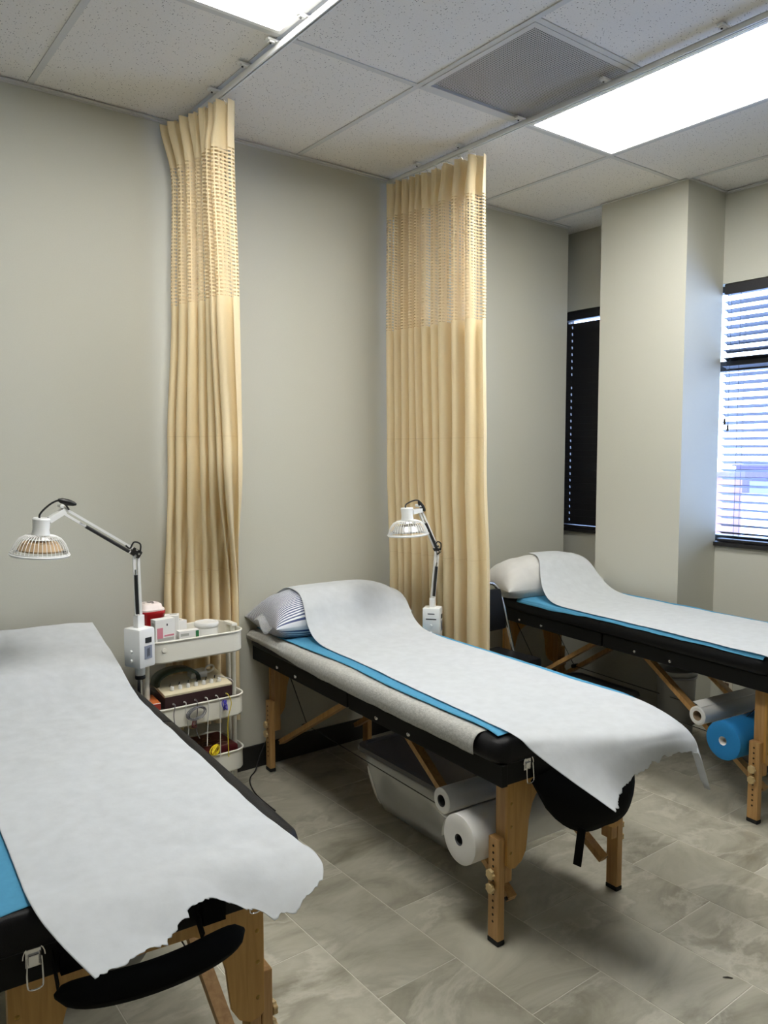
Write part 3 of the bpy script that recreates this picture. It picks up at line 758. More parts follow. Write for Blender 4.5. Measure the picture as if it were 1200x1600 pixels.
# ------------------------------------------------------------------ pillows, sheets and paper on the tables
def hump(s, t_, c):
    """rounded pillow profile: c = (s centre, t centre, half width, half depth, height, power)"""
    a, b = abs((s-c[0])/c[2]), abs((t_-c[1])/c[3])
    if a >= 1 or b >= 1: return 0.
    return c[4]*((1-a**c[5])*(1-b**2.2))**.55
def ptop(c, under, s, t_, grow=0.):
    a, b = max(0., abs(s-c[0])-grow), max(0., abs(t_-c[1])-grow)
    if a >= c[2] or b >= c[3]: return 0.
    return .006+c[4]*under+c[4]*((1-(a/c[2])**c[5])*(1-(b/c[3])**2.2))**.55*(1-under)
def pillow(name, k, c, z0, mat, label, uvs=False, seed=0, crease=.012, under=.16):
    n, mm = 40, 26; mb = MB(); uv = []
    root = thing(name, label, 'pillow', tw(k, c[0], c[1], z0), -R(TAB[k][2]))
    top, bot = [], []
    for i in range(n+1):
        rt, rb = [], []
        for j in range(mm+1):
            a, b = -1+2*i/n, -1+2*j/mm
            a, b = math.sin(a*math.pi/2), math.sin(b*math.pi/2)
            s, t_ = c[0]+c[2]*a, c[1]+c[3]*b
            pin = 1-.07*(1-abs(b)**2)*abs(a)**4-.05*(1-abs(a)**2)*abs(b)**4
            s = c[0]+(s-c[0])*pin; t_ = c[1]+(t_-c[1])*pin
            h = c[4]*((1-abs(a)**c[5])*(1-abs(b)**2.2))**.55
            fr = min(1, h/c[4]*2)
            wr = crease*nz(a*3+seed, b*4, seed, 1.3)*fr
            rt.append(tw(k, s, t_, z0+c[4]*under*(1-fr*.0)+h*(1-under)+wr)); rb.append(tw(k, s, t_, z0+c[4]*under-min(c[4]*under, h*under*1.8)))
            uv.append((a, b))
        top.append(rt); bot.append(rb)
    mb.grid(top); mb.uv = list(uv)
    mb.grid([list(reversed(r)) for r in bot]); mb.uv += [(u_, -v_) for u_, v_ in uv]
    mb.build('cover', mat, root, smooth=True, angle=180)
    return root
def sheet(name, label, cat, k, C, nu, nv, mat, hill=None, wrinkle=.003, wsc=3.0, seed=0, tear=0., tear_n=0, solid=.0012, group=None, hillfn=None, over=None):
    """C: control rows (head to foot) of (s, t, z above the table top)"""
    zt = TAB[k][4]
    G = crgrid([[Vector(p) for p in r] for r in C], nu, nv)
    P_ = []
    for i, r in enumerate(G):
        row = []
        for j, p in enumerate(r):
            s, t_, z = p
            if hillfn: z += hillfn(s, t_)
            z += wrinkle*abs(nz(s*wsc+seed, t_*wsc, seed*3.1, 1))*1.6 + wrinkle*.4*nz(s*wsc*3, t_*wsc*3, seed, 1)
            row.append(Vector((s, t_, zt+z)))
        P_.append(row)
    if over:                                            # lie on the pillow, smoothed like stiff paper
        c, un, n_it = over; base = [[p.z for p in r] for r in P_]
        lim = [[zt+(ptop(c, un, p.x, p.y, .012)+.010 if ptop(c, un, p.x, p.y, .012) > 0 else -9) for p in r] for r in P_]
        zz = [[max(base[i][j], lim[i][j]) for j in range(nv)] for i in range(nu)]
        for it in range(n_it):
            new = [r[:] for r in zz]
            for i in range(nu):
                if P_[i][nv//2].y < .15: continue
                for j in range(nv):
                    nb_ = [zz[max(i-1, 0)][j], zz[min(i+1, nu-1)][j], zz[i][max(j-1, 0)], zz[i][min(j+1, nv-1)]]
                    new[i][j] = max(sum(nb_)/4, lim[i][j], base[i][j])
            zz = new
        for i in range(nu):
            for j in range(nv): P_[i][j].z = zz[i][j]
    if tear:
        for j in range(nv):
            d = (P_[-1][j]-P_[-2][j]); ln = tear*(nz(j*.21+seed, 5.2)+.5*nz(j*.83, seed)+.3*nz(j*2.1, seed))
            for q in range(1, 4): P_[-q][j] += d.normalized()*ln*(1-(q-1)/3.)
    o = MB(); o.grid(P_)
    me = bpy.data.meshes.new(name); me.from_pydata(o.v, [], o.f); me.materials.append(MAT[mat]); me.polygons.foreach_set('use_smooth', [True]*len(me.polygons))
    ob = bpy.data.objects.new(name, me); COL.objects.link(ob)
    ob.location = (TAB[k][0], TAB[k][1], 0); ob.rotation_euler = (0, 0, -R(TAB[k][2]))
    WORLD[ob.name] = tmat(k)
    md = ob.modifiers.new('thickness', 'SOLIDIFY'); md.thickness = solid; md.offset = 1
    return tag(ob, label, cat, group)
def rowz(t_, ss, zz): return [(s, t_, z) for s, z in zip(ss, zz)]

# --- table by the cart
def hill1(s, t_):
    K = ((.25, 0.), (.36, .022), (.48, .068), (.60, .098), (.70, .116), (.80, .140), (.90, .160), (1.0, .17))
    h = 0.
    for (a, x_), (b, y_) in zip(K, K[1:]):
        if a <= t_ <= b: h = x_+(y_-x_)*(t_-a)/(b-a)
    return h*(1-.06*ssm(.18, .32, s)) + .022*math.exp(-((t_-.50-.25*s)/.035)**2-((s+.12)/.10)**2)
C = []
for t_ in (.55, .25, -.1, -.45, -.70): C.append(rowz(t_, (-.388, -.37, -.2, .0, .2, .30), (-.085, -.012, .002, .002, .002, .002)))
C.append([(-.392, -.905, -.095), (-.372, -.90, -.016), (-.2, -.875, .002), (0, -.875, .002), (.2, -.875, .002), (.30, -.875, .002)])
sheet('table_sheet', 'blue disposable sheet draped over the edge under the wrinkled paper', 'sheet', 1, C, 60, 30, 'blue_sheet', seed=2, wrinkle=.001, wsc=6)
C = []
for t_, l, r_ in ((.90, -.30, .305), (.70, -.29, .305), (.50, -.27, .305), (.25, -.255, .308), (-.05, -.245, .302), (-.37, -.235, .302), (-.70, -.230, .300), (-.86, -.228, .304)):
    C.append([(l+(r_-l)*q, t_, .006) for q in (0, .25, .5, .75, 1)])
C.append([(-.222, -.935, .006), (-.09, -.94, .010), (.04, -.935, .012), (.18, -.94, .010), (.312, -.945, .004)])
C.append([(-.208, -1.00, .000), (-.09, -.985, .006), (.04, -.970, .009), (.185, -.99, .004), (.320, -.99, .003)])
C.append([(-.188, -1.065, -.013), (-.065, -1.035, -.008), (.055, -1.000, .003), (.19, -1.045, -.018), (.316, -1.045, -.003)])
C.append([(-.163, -1.124, -.030), (-.035, -1.085, -.026), (.075, -1.030, -.008), (.195, -1.100, -.050), (.292, -1.092, -.012)])
sheet('examination_paper', 'wrinkled white paper sheet on the table beside the white cart', 'paper sheet', 1, C, 170, 90, 'paper', hillfn=hill1, wrinkle=.006, wsc=5, seed=5, tear=.016)
pillow('pillow', 1, (.0, .715, .28, .17, .098, 4), .6935, 'pillow_white', 'white pillow hidden under the wrinkled paper by the cart', under=.2)

# --- middle table
P2 = (.0, .715, .375, .175, .205, 4.0)
C = []
for t_ in (.885, .6, .3, 0, -.3, -.6, -.80):
    d = -.034-.030*ssm(.8, .1, t_)
    C.append(rowz(t_, (-.366, -.368, -.360, -.342, -.31, -.25), (d, d*.55, -.014, -.001, .0015, .0015)))
sheet('underlay_sheet', 'white fuzzy nonwoven underlay draped over the side of the middle table', 'sheet', 2, C, 90, 26, 'nonwoven', wrinkle=.003, wsc=9, seed=9, solid=.001)
C = []
for t_, l in ((.885, -.315), (.6, -.318), (.3, -.308), (.05, -.300), (-.3, -.318), (-.6, -.318), (-.78, -.315)):
    C.append([(l, t_, .009), (-.15, t_, .008), (.1, t_, .008), (.28, t_, .008), (.335, t_, .005), (.362, t_, -.012), (.366, t_, -.03)])
C.append([(-.325, -.865, .005), (-.15, -.86, .006), (.1, -.85, .004), (.28, -.845, .003), (.335, -.84, .0), (.362, -.84, -.014), (.366, -.84, -.03)])
sheet('table_sheet', 'blue disposable sheet under white paper on the middle table', 'sheet', 2, C, 90, 40, 'blue_sheet', wrinkle=.0015, wsc=8, seed=4, solid=.001)
C = []
for t_, l, r_ in ((.885, -.21, .355), (.75, -.21, .355), (.62, -.215, .352), (.50, -.236, .345), (.25, -.247, .302), (0, -.250, .295), (-.3, -.268, .296), (-.6, -.280, .290), (-.82, -.289, .298)):
    C.append([(l+(r_-l)*q, t_, .014) for q in (0, .25, .5, .75, 1)])
C.append([(-.293, -.925, .008), (-.145, -.945, .014), (.0, -.96, .014), (.15, -.96, .014), (.300, -.95, .004)])
C.append([(-.277, -.968, -.022), (-.13, -1.03, .004), (.0, -1.075, .008), (.14, -1.10, .006), (.292, -1.06, -.020)])
C.append([(-.225, -1.075, -.086), (-.11, -1.085, -.050), (.01, -1.115, -.022), (.13, -1.135, -.020), (.294, -1.11, -.055)])
C.append([(-.170, -1.185, -.148), (-.085, -1.135, -.125), (.02, -1.135, -.080), (.13, -1.145, -.060), (.286, -1.135, -.092)])
ep = sheet('examination_paper', 'white paper sheet laid over the striped pillow, its torn end drooping off the table', 'paper sheet', 2, C, 170, 80, 'paper', wrinkle=.002, wsc=4, seed=8, tear=.012, over=(P2, .30, 60))
P_ = []
for i in range(14):
    q = i/13; wdt = .044*(1-.45*q)*(1 if i < 12 else .5)
    c0 = Vector((.262+.030*q, -1.138-.030*q, TAB[2][4]-.082-.120*q**1.35))
    P_.append([c0+Vector((-wdt/2, .012*math.sin(q*2), .004)), c0+Vector((0, -.006, 0)), c0+Vector((wdt/2, .010, .006*(1-q)))])
MB().grid(P_).build('torn_strip', 'paper', ep, local=True, smooth=True, solid=.001)
pl = pillow('pillow', 2, P2, .700, 'ticking', 'blue and white striped pillow in plastic wrap on the middle table', crease=.008, under=.30)
mb = MB(); P_ = []
for i in range(9):                                       # loose ends of the wrapper at both pillow ends
    a = 2*math.pi*i/8; P_.append([tw(2, .372+.018*q, .70+(.030+.012*q)*math.cos(a)+.01*math.sin(5*q+i), .775+(.022+.012*q)*math.sin(a)+.008*math.sin(3*q+2*i)) for q in (0, .5, 1, 1.6, 2.2)])
mb.grid(P_).build('plastic_wrap', 'clear_wrap', pl, smooth=True, solid=.0006, label='clear plastic wrapper')
P_ = [[tw(2, -.305-.02*i+.012*math.sin(i), .60+.03*j, .80+.018*math.sin(j*1.1+i)-.014*i*(1 if j < 3 else .6)) for j in range(6)] for i in range(5)]
MB().grid(P_).build('wrapper_tape', 'clear_wrap', pl, smooth=True, solid=.0006, label='clear wrapper flap')

# --- table by the column
P3a = (-.04, .72, .375, .165, .215, 3.4)
C = []
for t_ in (.62, .45, .3, .05, -.2, -.5, -.88):
    dz = -.020 if t_ > .2 else -.009
    C.append([(-.304 if t_ > .2 else -.299, t_, dz), (-.298 if t_ > .2 else -.294, t_, -.008 if t_ > .2 else -.004), (-.270, t_, .003), (-.1, t_, .004), (.1, t_, .004), (.26, t_, .006), (.290, t_, .010)])
sheet('table_sheet', 'blue disposable sheet under the paper on the table beside the column', 'sheet', 3, C, 70, 30, 'blue_sheet', wrinkle=.003, wsc=7, seed=14, solid=.001)
C = []
for t_, l, r_ in ((.76, -.10, .24), (.64, -.13, .24), (.50, -.225, .25), (.34, -.280, .255), (.15, -.290, .262), (-.17, -.288, .268), (-.46, -.292, .278), (-.70, -.296, .282), (-.88, -.298, .284), (-.96, -.290, .284)):
    C.append([(l+(r_-l)*q, t_, .010 if t_ > -.93 else -.01) for q in (0, .25, .5, .75, 1)])
sheet('examination_paper', 'white paper sheet over the pillows on the table beside the column', 'paper sheet', 3, C, 120, 60, 'paper', wrinkle=.002, wsc=4, seed=21, over=(P3a, .25, 160))
pillow('pillow', 3, P3a, .7285, 'pillow_white', 'plump white pillow lying on the table beside the column', seed=4, crease=.010, under=.25)

# ------------------------------------------------------------------ paper rolls lying on the struts
def roll(name, label, cat, a, b, r_, core, mat, coremat, tail=None):
    a, b = Vector(a), Vector(b); ax = (b-a).normalized(); L = (b-a).length
    t_ = thing(name, label, cat, tuple((a+b)/2-Vector((0, 0, r_))), group='paper rolls under the tables')
    prof = [(core, .0)]+[(core+(r_-core)*q, .0015*math.sin(q*9)) for q in (.3, .6, .9)]+[(r_, .003), (r_, L-.003), (r_-.004, L), (core, L)]
    MB().lathe(prof, a, ax, 40).build('roll', mat, t_, smooth=True)
    MB().lathe([(core-.003, .004), (core, .0), (core, L), (core-.003, L-.004), (core-.003, .004)], a, ax, 28).build('core_tube', coremat, t_, smooth=True)
    if tail:
        side = ax.cross(Vector((0, 0, 1))).normalized(); P_ = []
        for i in range(9):
            an = tail[0]+i*.10; ex = tail[1]*(i/8.)**1.5
            rad = (side*math.cos(an)+Vector((0, 0, 1))*math.sin(an))
            P_.append([a+ax*(.001+L*q)+rad*(r_+.001+ex) for q in (0, .25, .5, .75, .998)])
        MB().grid(P_).build('loose_end', mat, t_, smooth=True, solid=.0008)
    return t_
def onstrut(k, t_loc, s0, s1, r_):
    cx, cy, a, hw, zt = TAB[k]; fz0 = zt-.145; LT = .815
    q = (LT+.005+t_loc)/(LT-.095); z = .128+q*(fz0-.116)
    sl = math.atan2(fz0-.116, LT-.095); top = z+.017/math.cos(sl)+r_/math.cos(sl)+.001
    return tw(k, s0, t_loc, top), tw(k, s1, t_loc, top)
a, b = onstrut(2, -.706, -.345, .285, .080)
roll('paper_roll', 'thick white paper roll resting behind the legs of the middle table', 'paper roll', a, b, .080, .019, 'roll_paper', 'dark_box', (2.6, .010))
a, b = onstrut(2, -.545, -.29, .285, .044)
roll('paper_roll', 'slim white paper roll above the thick roll on the struts of the middle table', 'paper roll', a, b, .044, .021, 'roll_paper', 'dark_box', (4.4, .012))
a, b = onstrut(3, -.700, -.285, .265, .082)
roll('sheet_roll', 'thick bright blue sheet roll resting behind a leg of the column table', 'sheet roll', a, b, .082, .019, 'roll_blue', 'roll_paper')
a, b = onstrut(3, -.540, -.245, .23, .042)
roll('paper_roll', 'slim white paper roll above the blue roll under the column table', 'paper roll', a, b, .042, .022, 'roll_paper', 'cardboard', (1.2, .020))

# ------------------------------------------------------------------ bins under the tables
def bin_(name, label, cx, cy, hx, hy, h, mat, lidmat, fill=0, flare=.05, rz=0., group=None):
    t_ = thing(name, label, 'storage bin', (cx, cy, 0), rz, group)
    prof = [(flare+.075, .002), (flare+.045, .008), (flare+.020, .028), (flare, .075), (.012, h-.02), (.010, h-.004)]
    L = [rrect(0, 0, hx-i_, hy-i_, .055, z, 5) for i_, z in prof]
    MB().loops(L, True, False).build('body', mat, t_, local=True, smooth=True, angle=60)
    L = [rrect(0, 0, hx-i_, hy-i_, .05, z, 5) for i_, z in ((.0, h-.022), (-.004, h-.014), (.0, h), (.020, h+.003), (.026, h-.003))]
    MB().loops(L, False, True).build('lid', lidmat, t_, local=True, smooth=True, angle=35)
    for k in range(fill):
        a = random.Random(k+4); n = 14; zc = .045+.15*(k % 3)/3; px, py = a.uniform(-.3, .3)*hx, (-.8+1.6*k/max(1, fill-1))*hy*.72
        rx, ry, rzz = hx*a.uniform(1.05, 1.2), hy*.50, min(h*.44, .13)
        P_ = []
        for i in range(n+1):
            th_ = math.pi*i/n; row = []
            for j in range(2*n):
                ph = math.pi*j/n; q = Vector((math.sin(th_)*math.cos(ph), math.sin(th_)*math.sin(ph), math.cos(th_)))
                q *= 1+.13*nz(q.x*2+k*7, q.y*2, q.z*2)
                p = Vector((px+rx*q.x, py+ry*q.y, .012+rzz*1.02+rzz*q.z))
                ins = .012
                for (i1, z1_), (i2, z2_) in zip(prof, prof[1:]):
                    if z1_ <= p.z <= z2_: ins = i1+(i2-i1)*(p.z-z1_)/(z2_-z1_)
                ins += .008
                p.x = max(-hx+ins, min(hx-ins, p.x)); p.y = max(-hy+ins, min(hy-ins, p.y)); row.append(p)
            row.append(row[0].copy()); P_.append(row)
        MB().grid(P_).build('folded_linen', 'linen', t_, local=True, smooth=True, angle=180)
    return t_
bin_('storage_bin', 'cloudy plastic bin of white linen with grey lid under the middle table', 2.125, 2.37, .235, .325, .30, 'cloudy_plastic', 'grey_lid', 5, .055, -R(2))
bin_('storage_bin', 'plain grey storage bin under the table beside the white cart', .66, 2.47, .22, .30, .29, 'grey_plastic', 'grey_lid', 0, .04, -R(4))
lb = bin_('storage_bin', 'dark lidded storage bin with a printed label under the column table', 3.33, 2.62, .20, .235, .30, 'dark_box', 'dark_box', 0, .035, -R(6))
MB().box((0, -.2085, .215), (.10, .002, .06), Matrix.Rotation(R(-7.4), 3, 'X')).build('label_plate', 'grey_print', lb, local=True, label='pale printed label')
bin_('storage_bin', 'low cloudy plastic bin of white linen beside the window wall', 3.86, 1.92, .20, .24, .26, 'cloudy_plastic', 'cloudy_plastic', 4, .04, -R(3))
wb = thing('waste_bin', 'tall round grey waste bin standing in front of the column', 'waste bin', (3.70, 2.30, 0))
MB().lathe([(0, .002), (.078, .002), (.082, .008), (.100, .40), (.104, .405), (.104, .412), (.098, .412), (.096, .40), (.079, .02), (0, .02)], (3.70, 2.30, 0), n=32).build('body', 'grey_plastic', wb, smooth=True)
MB().lathe([(.0995, .372), (.1035, .372), (.1045, .385), (.1005, .385)], (3.70, 2.30, 0), n=32).build('rim_band', 'grey_lid', wb, smooth=True)

# wall outlet below the window
t_ = thing('wall_outlet', 'small tan wall outlet with brown sockets low on the window wall', 'outlet', (WX-.004, 2.315, .24))
MB().box((WX-.003, 2.315, .24), (.006, .075, .118), bev=.002).build('cover_plate', 'outlet_tan', t_)
for dz in (-.024, .024):
    so = MB().box((WX-.0072, 2.315, .24+dz), (.003, .036, .034), bev=.001).build('socket', 'outlet_brown', t_)
MB().lathe([(0, .0018), (.0035, .001), (.0035, 0)], (WX-.0062, 2.315, .24), axis=(-1, 0, 0), n=8).build('screw', 'dark_metal', t_)

# black folding chair with chrome tube frame between the curtain and the column table
ch = thing('folding_chair', 'black padded chair with chrome tube frame standing behind the curtain', 'chair', (2.945, 2.92, 0))
hx = .155; cxx, cyy = 2.945, 2.92
for sgn in (-1, 1):
    x = cxx+sgn*hx
    MB().tube(spline([(x, cyy-.16, .008), (x, cyy-.10, .25), (x, cyy-.02, .46), (x, cyy+.06, .70), (x-sgn*.02, cyy+.085, .80)], 16), .010, 10).build('back_leg_tube', 'chrome', ch, smooth=True)
    MB().tube([(x, cyy+.15, .008), (x, cyy+.05, .25), (x, cyy-.10, .44)], .010, 10).build('rear_leg_tube', 'chrome', ch, smooth=True)
MB().tube(spline([(cxx-hx+.02, cyy+.085, .80), (cxx-hx+.05, cyy+.09, .832), (cxx-.06, cyy+.095, .842), (cxx+.06, cyy+.095, .842), (cxx+hx-.05, cyy+.09, .832), (cxx+hx-.02, cyy+.085, .80)], 22), .010, 10).build('top_tube', 'chrome', ch, smooth=True)
MB().box((cxx, cyy-.07, .46), (.285, .32, .05), bev=.016).build('seat', 'black_vinyl', ch, smooth=True)
MB().box((cxx, cyy+.058, .70), (.275, .040, .22), Matrix.Rotation(R(-13), 3, 'X'), bev=.015).build('backrest', 'black_vinyl', ch, smooth=True)
MB().tube([(cxx-hx, cyy+.104, .15), (cxx+hx, cyy+.104, .15)], .007, 8).build('cross_tube', 'chrome', ch, smooth=True)

# ------------------------------------------------------------------ heat lamps
def heat_lamp(label, base, box_z, elbow, wrist, head, tiltv, emit, facing):
    """stand at base, spring arm over elbow to wrist, caged head hanging at head (centre of the cage rim)"""
    bx, by = base; root = thing('heat_lamp', label, 'lamp', (bx, by, 0))
    # five-star foot with castors
    mb = MB()
    for k in range(5):
        a = 2*math.pi*k/5+.3; d = Vector((math.cos(a), math.sin(a), 0)); c0 = Vector((bx, by, .07)); lg = .145
        MB().bar(c0, c0+d*lg-Vector((0, 0, .015)), .030, .022).build('foot_arm', 'white_plastic', root)
        w_ = MB().lathe([(0, -.009), (.019, -.009), (.021, -.006), (.021, .006), (.019, .009), (0, .009)], c0+d*lg+Vector((0, 0, -.048)), axis=d.cross(Vector((0, 0, 1))), n=16).build('castor', 'rubber', root, smooth=True)
        MB().tube([c0+d*lg+Vector((0, 0, -.012)), c0+d*lg+Vector((0, 0, -.046))], .005, 8).build('castor_stem', 'chrome', root)
    MB().lathe([(0, .05), (.028, .05), (.03, .06), (.03, .09), (.016, .10), (.016, .12), (0, .12)], (bx, by, 0), n=20).build('hub', 'white_plastic', root, smooth=True)
    z0 = box_z-.075
    MB().tube([(bx, by, .10), (bx, by, .55)], .0135, 14).build('pole', 'white_metal', root, smooth=True)
    MB().lathe([(.0155, .50), (.0155, .60), (.012, .66), (.010, z0-.028)], (bx, by, 0), n=16).build('inner_pole', 'chrome', root, smooth=True)
    MB().lathe([(0, -.001), (.0175, 0), (.019, .03), (.017, .034), (0, .034)], (bx, by, z0-.035), n=16).build('clamp_collar', 'white_plastic', root, smooth=True)
    MB().lathe([(.0182, .0), (.0195, .003), (.0195, .010), (.0182, .013)], (bx, by, z0-.050), n=16).build('clamp_ring', 'black_plastic', root, smooth=True)
    rz = Matrix.Rotation(facing, 3, 'Z'); c0 = Vector((bx, by, box_z))
    cb = MB().box(c0, (.078, .088, .150), rz, bev=.010).build('control_box', 'white_plastic', root, smooth=True)
    fx = rz @ Vector((1, 0, 0)); fy = rz @ Vector((0, 1, 0))
    MB().box(c0-fy*.0447+fx*.004+Vector((0, 0, .030)), (.030, .003, .020), rz, bev=.001).build('rocker_switch', 'black_plastic', cb)
    MB().box(c0-fy*.0447+fx*.002+Vector((0, 0, -.016)), (.036, .002, .050), rz).build('display_label', 'lcd', cb)
    for q in range(4): MB().box(c0-fy*.0459+fx*(.002-.006+.004*q)+Vector((0, 0, -.018+.004*(q % 2))), (.0018, .0008, .032), rz).build('print_line', 'ink', cb)
    for q in (-1, 1): MB().lathe([(0, .008), (.006, .008), (.007, 0)], c0-fx*.039+Vector((0, 0, -.03+.018*q)), axis=tuple(-fx), n=10).build('button', 'white_plastic', cb, smooth=True)
    # front print of the maker's panel: short dark lines
    for wd_, zz in () if emit == 'ceramic_tan' else ((.034, .046), (.052, .020)): MB().box(c0-fx*.0396+Vector((0, 0, zz)), (.0008, wd_, .005), rz).build('print_line', 'ink', cb)
    top = Vector((bx, by, box_z+.075)); E_, W_, Hd = Vector(elbow), Vector(wrist), Vector(head)
    MB().box(top+Vector((0, 0, .022)), (.034, .026, .050), rz, bev=.003).build('arm_bracket', 'white_metal', root)
    def arm(a, b, nm):
        d = (b-a).normalized(); sd = d.cross(Vector((0, 1, 0))).normalized()
        o = MB()
        for off in (-.0085, .0085): o.bar(a+sd*off, b+sd*off, .009, .009, up=(0, 1, 0))
        ob = o.build(nm, 'white_metal', root)
        L = (b-a).length; q0, q1 = a.lerp(b, .10), a.lerp(b, .68)
        for yy in (-.017,):
            off = Vector((0, yy, 0))+sd*.010
            MB().tube([q0+off, q1+off], .0068, 10).build('spring_sleeve', 'black_plastic', ob, smooth=True)
            MB().tube([q1+off, q1.lerp(b, .25)+off], .0045, 8).build('spring_end', 'chrome', ob, smooth=True)
        return ob
    arm(top+Vector((0, 0, .03)), E_, 'lower_arm'); arm(E_, W_, 'upper_arm')
    d1 = (W_-E_).normalized()
    ej = MB().box(E_, (.030, .020, .040), Matrix.Rotation(math.atan2(d1.x, d1.z), 3, 'Y'), bev=.005).build('elbow_joint', 'black_plastic', root)
    for dx, dz in ((.0, .012), (-.006, -.010), (.008, -.004)): MB().lathe([(0, .004), (.0045, .003), (.0055, 0)], E_+Vector((dx, -.010, dz)), axis=(0, -1, 0), n=10).build('rivet', 'chrome', ej, smooth=True)
    MB().tube(spline([E_+Vector((.012, -.012, .0)), E_+Vector((.014, -.012, .032)), E_+Vector((-.010, -.012, .042)), E_+Vector((-.026, -.012, .02)), E_+d1*.05+Vector((0, -.012, .004))], 18), .0032, 7).build('cord_loop', 'black_plastic', ej, smooth=True)
    ax = Vector(tiltv).normalized()                       # head axis, pointing up
    cap0 = Hd+ax*.058
    hb = (cap0+ax*.030)
    MB().bar(W_-d1*.012, hb.lerp(W_, .35), .020, .036, up=(0, 1, 0)).build('wrist_bracket', 'white_metal', root)
    MB().tube([hb.lerp(W_, .45), hb.lerp(W_, .12)], .010, 10).build('swivel_knuckle', 'black_plastic', root, smooth=True)
    MB().lathe([(0, .006), (.007, .005), (.007, -.034), (0, -.035)], W_+Vector((0, .016, .012)), axis=(0, 1, 0), n=12).build('wrist_knob', 'white_plastic', root, smooth=True)
    MB().tube(spline([W_+d1*-.03+Vector((0, -.01, .014)), W_+Vector((0, -.01, .030)), W_.lerp(hb, .5)+Vector((0, -.01, .052)), cap0+ax*.075+Vector((-.006, 0, 0)), cap0+ax*.045], 22), .0034, 7).build('head_cord', 'black_plastic', root, smooth=True)
    MB().lathe([(.004, 0), (.010, .012), (.012, .035), (.009, .055), (.004, .065)], W_+Vector((-.012, -.01, .034)), axis=tuple(-d1+Vector((0, 0, .3))), n=12).build('cord_grip', 'black_plastic', root, smooth=True)
    hd = MB().lathe([(0, .062), (.027, .062), (.030, .058), (.0275, .02), (.031, .004), (.026, .0), (0, 0)], cap0, tuple(ax), 28).build('head_cap', 'white_plastic', root, smooth=True)
    # cage of curved wires
    u = ax.orthogonal().normalized(); v = ax.cross(u); cg = MB(); nw = 40
    prof = [(.030, .060), (.050, .0575), (.068, .048), (.082, .031), (.0915, .010), (.0955, -.010)]
    for k in range(nw):
        a = 2*math.pi*k/nw; d = u*math.cos(a)+v*math.sin(a)
        cg.tube([Hd+d*r_+ax*h for r_, h in prof], .0013, 5)
    for r_, h in ((.0955, -.002), (.0955, -.011), (.060, .049)):
        cg.tube([Hd+(u*math.cos(q)+v*math.sin(q))*r_+ax*h for q in [2*math.pi*i/48 for i in range(48)]], .0016, 6, closed=True)
    cg.build('cage', 'white_metal', hd, smooth=True)
    MB().lathe([(.0975, -.004), (.1005, -.007), (.0975, -.013), (.093, -.013), (.093, -.009)], Hd, tuple(ax), 48).build('rim', 'white_plastic', hd, smooth=True)
    MB().lathe([(0, .040), (.060, .034), (.072, .012), (.074, .010), (.072, .004), (.0, .004)], Hd, tuple(ax), 36).build('heating_plate', emit, hd, smooth=True, label='mineral heating plate inside the cage')
    MB().lathe([(0, .058), (.034, .056), (.040, .046), (.0, .046)], Hd, tuple(ax), 28).build('reflector_cap', 'reflector', hd, smooth=True)
    return root
heat_lamp('white caged heat lamp on a spring arm over the wrinkled paper', (1.045, 2.905), .815, (1.040, 2.905, 1.175), (.775, 2.905, 1.352), (.700, 2.905, 1.205), (.06, -.06, 1), 'ceramic_tan', R(22))
heat_lamp('white caged heat lamp in front of the right curtain', (2.515, 2.90), .715, (2.543, 2.90, 1.070), (2.425, 2.90, 1.282), (2.342, 2.88, 1.170), (-.05, .02, 1), 'reflector', R(38))

# ------------------------------------------------------------------ trolley with three trays
X0, X1, Y0_, Y1_ = 1.125, 1.545, 3.005, 3.275
tc_ = thing('utility_cart', 'cream white three tier trolley between the first table and the curtain', 'cart', ((X0+X1)/2, (Y0_+Y1_)/2, 0))
ccx, ccy, chx, chy = (X0+X1)/2, (Y0_+Y1_)/2, (X1-X0)/2, (Y1_-Y0_)/2
TRAYS = (.790, .512, .272); TD = .088
for zt_ in TRAYS:
    L = [rrect(ccx, ccy, chx-i_, chy-i_, .058-i_*.6, z, 7) for i_, z in ((.012, zt_-TD+.004), (.004, zt_-TD), (.0, zt_-TD+.006), (.0, zt_-.003), (.0, zt_), (.003, zt_), (.003, zt_-TD+.006), (.010, zt_-TD+.003))]
    tr = MB().loops(L, True, True).build('tray', 'cream_metal', tc_, smooth=True, angle=30)
    MB().tube(rrect(ccx, ccy, chx+.001, chy+.001, .059, zt_, 8), .0042, 8, closed=True).build('rim', 'cream_metal', tr, smooth=True)
    MB().lathe([(0, .004), (.009, .004), (.010, .001), (.010, 0)], (X0+.055, Y0_-.0005, zt_-.032), axis=(0, -1, 0), n=16).build('bolt_cap', 'cream_metal', tr, smooth=True)
for xx in (X0+.012, X1-.012):
    for yy in (ccy-.045, ccy+.005):
        sx_ = 1 if xx > ccx else -1
        MB().tube([(xx-sx_*.004, yy, .095), (xx-sx_*.004, yy, .80)], .0105, 12).build('post', 'cream_metal', tc_, smooth=True)
    MB().box((xx-(.004 if xx > ccx else -.004), ccy-.02, .803), (.026, .085, .012), bev=.003).build('post_cap', 'cream_metal', tc_)
for xx in (X0+.05, X1-.05):
    for yy in (Y0_+.05, Y1_-.05):
        MB().lathe([(0, -.011), (.030, -.011), (.032, -.008), (.032, .008), (.030, .011), (0, .011)], (xx, yy, .033), axis=(1, 0, 0), n=20).build('castor', 'rubber', tc_, smooth=True)
        MB().tube([(xx, yy, .065), (xx, yy, .186)], .006, 8).build('castor_stem', 'chrome', tc_, smooth=True)
FT = [z-TD+.0045 for z in TRAYS]                        # tray floors
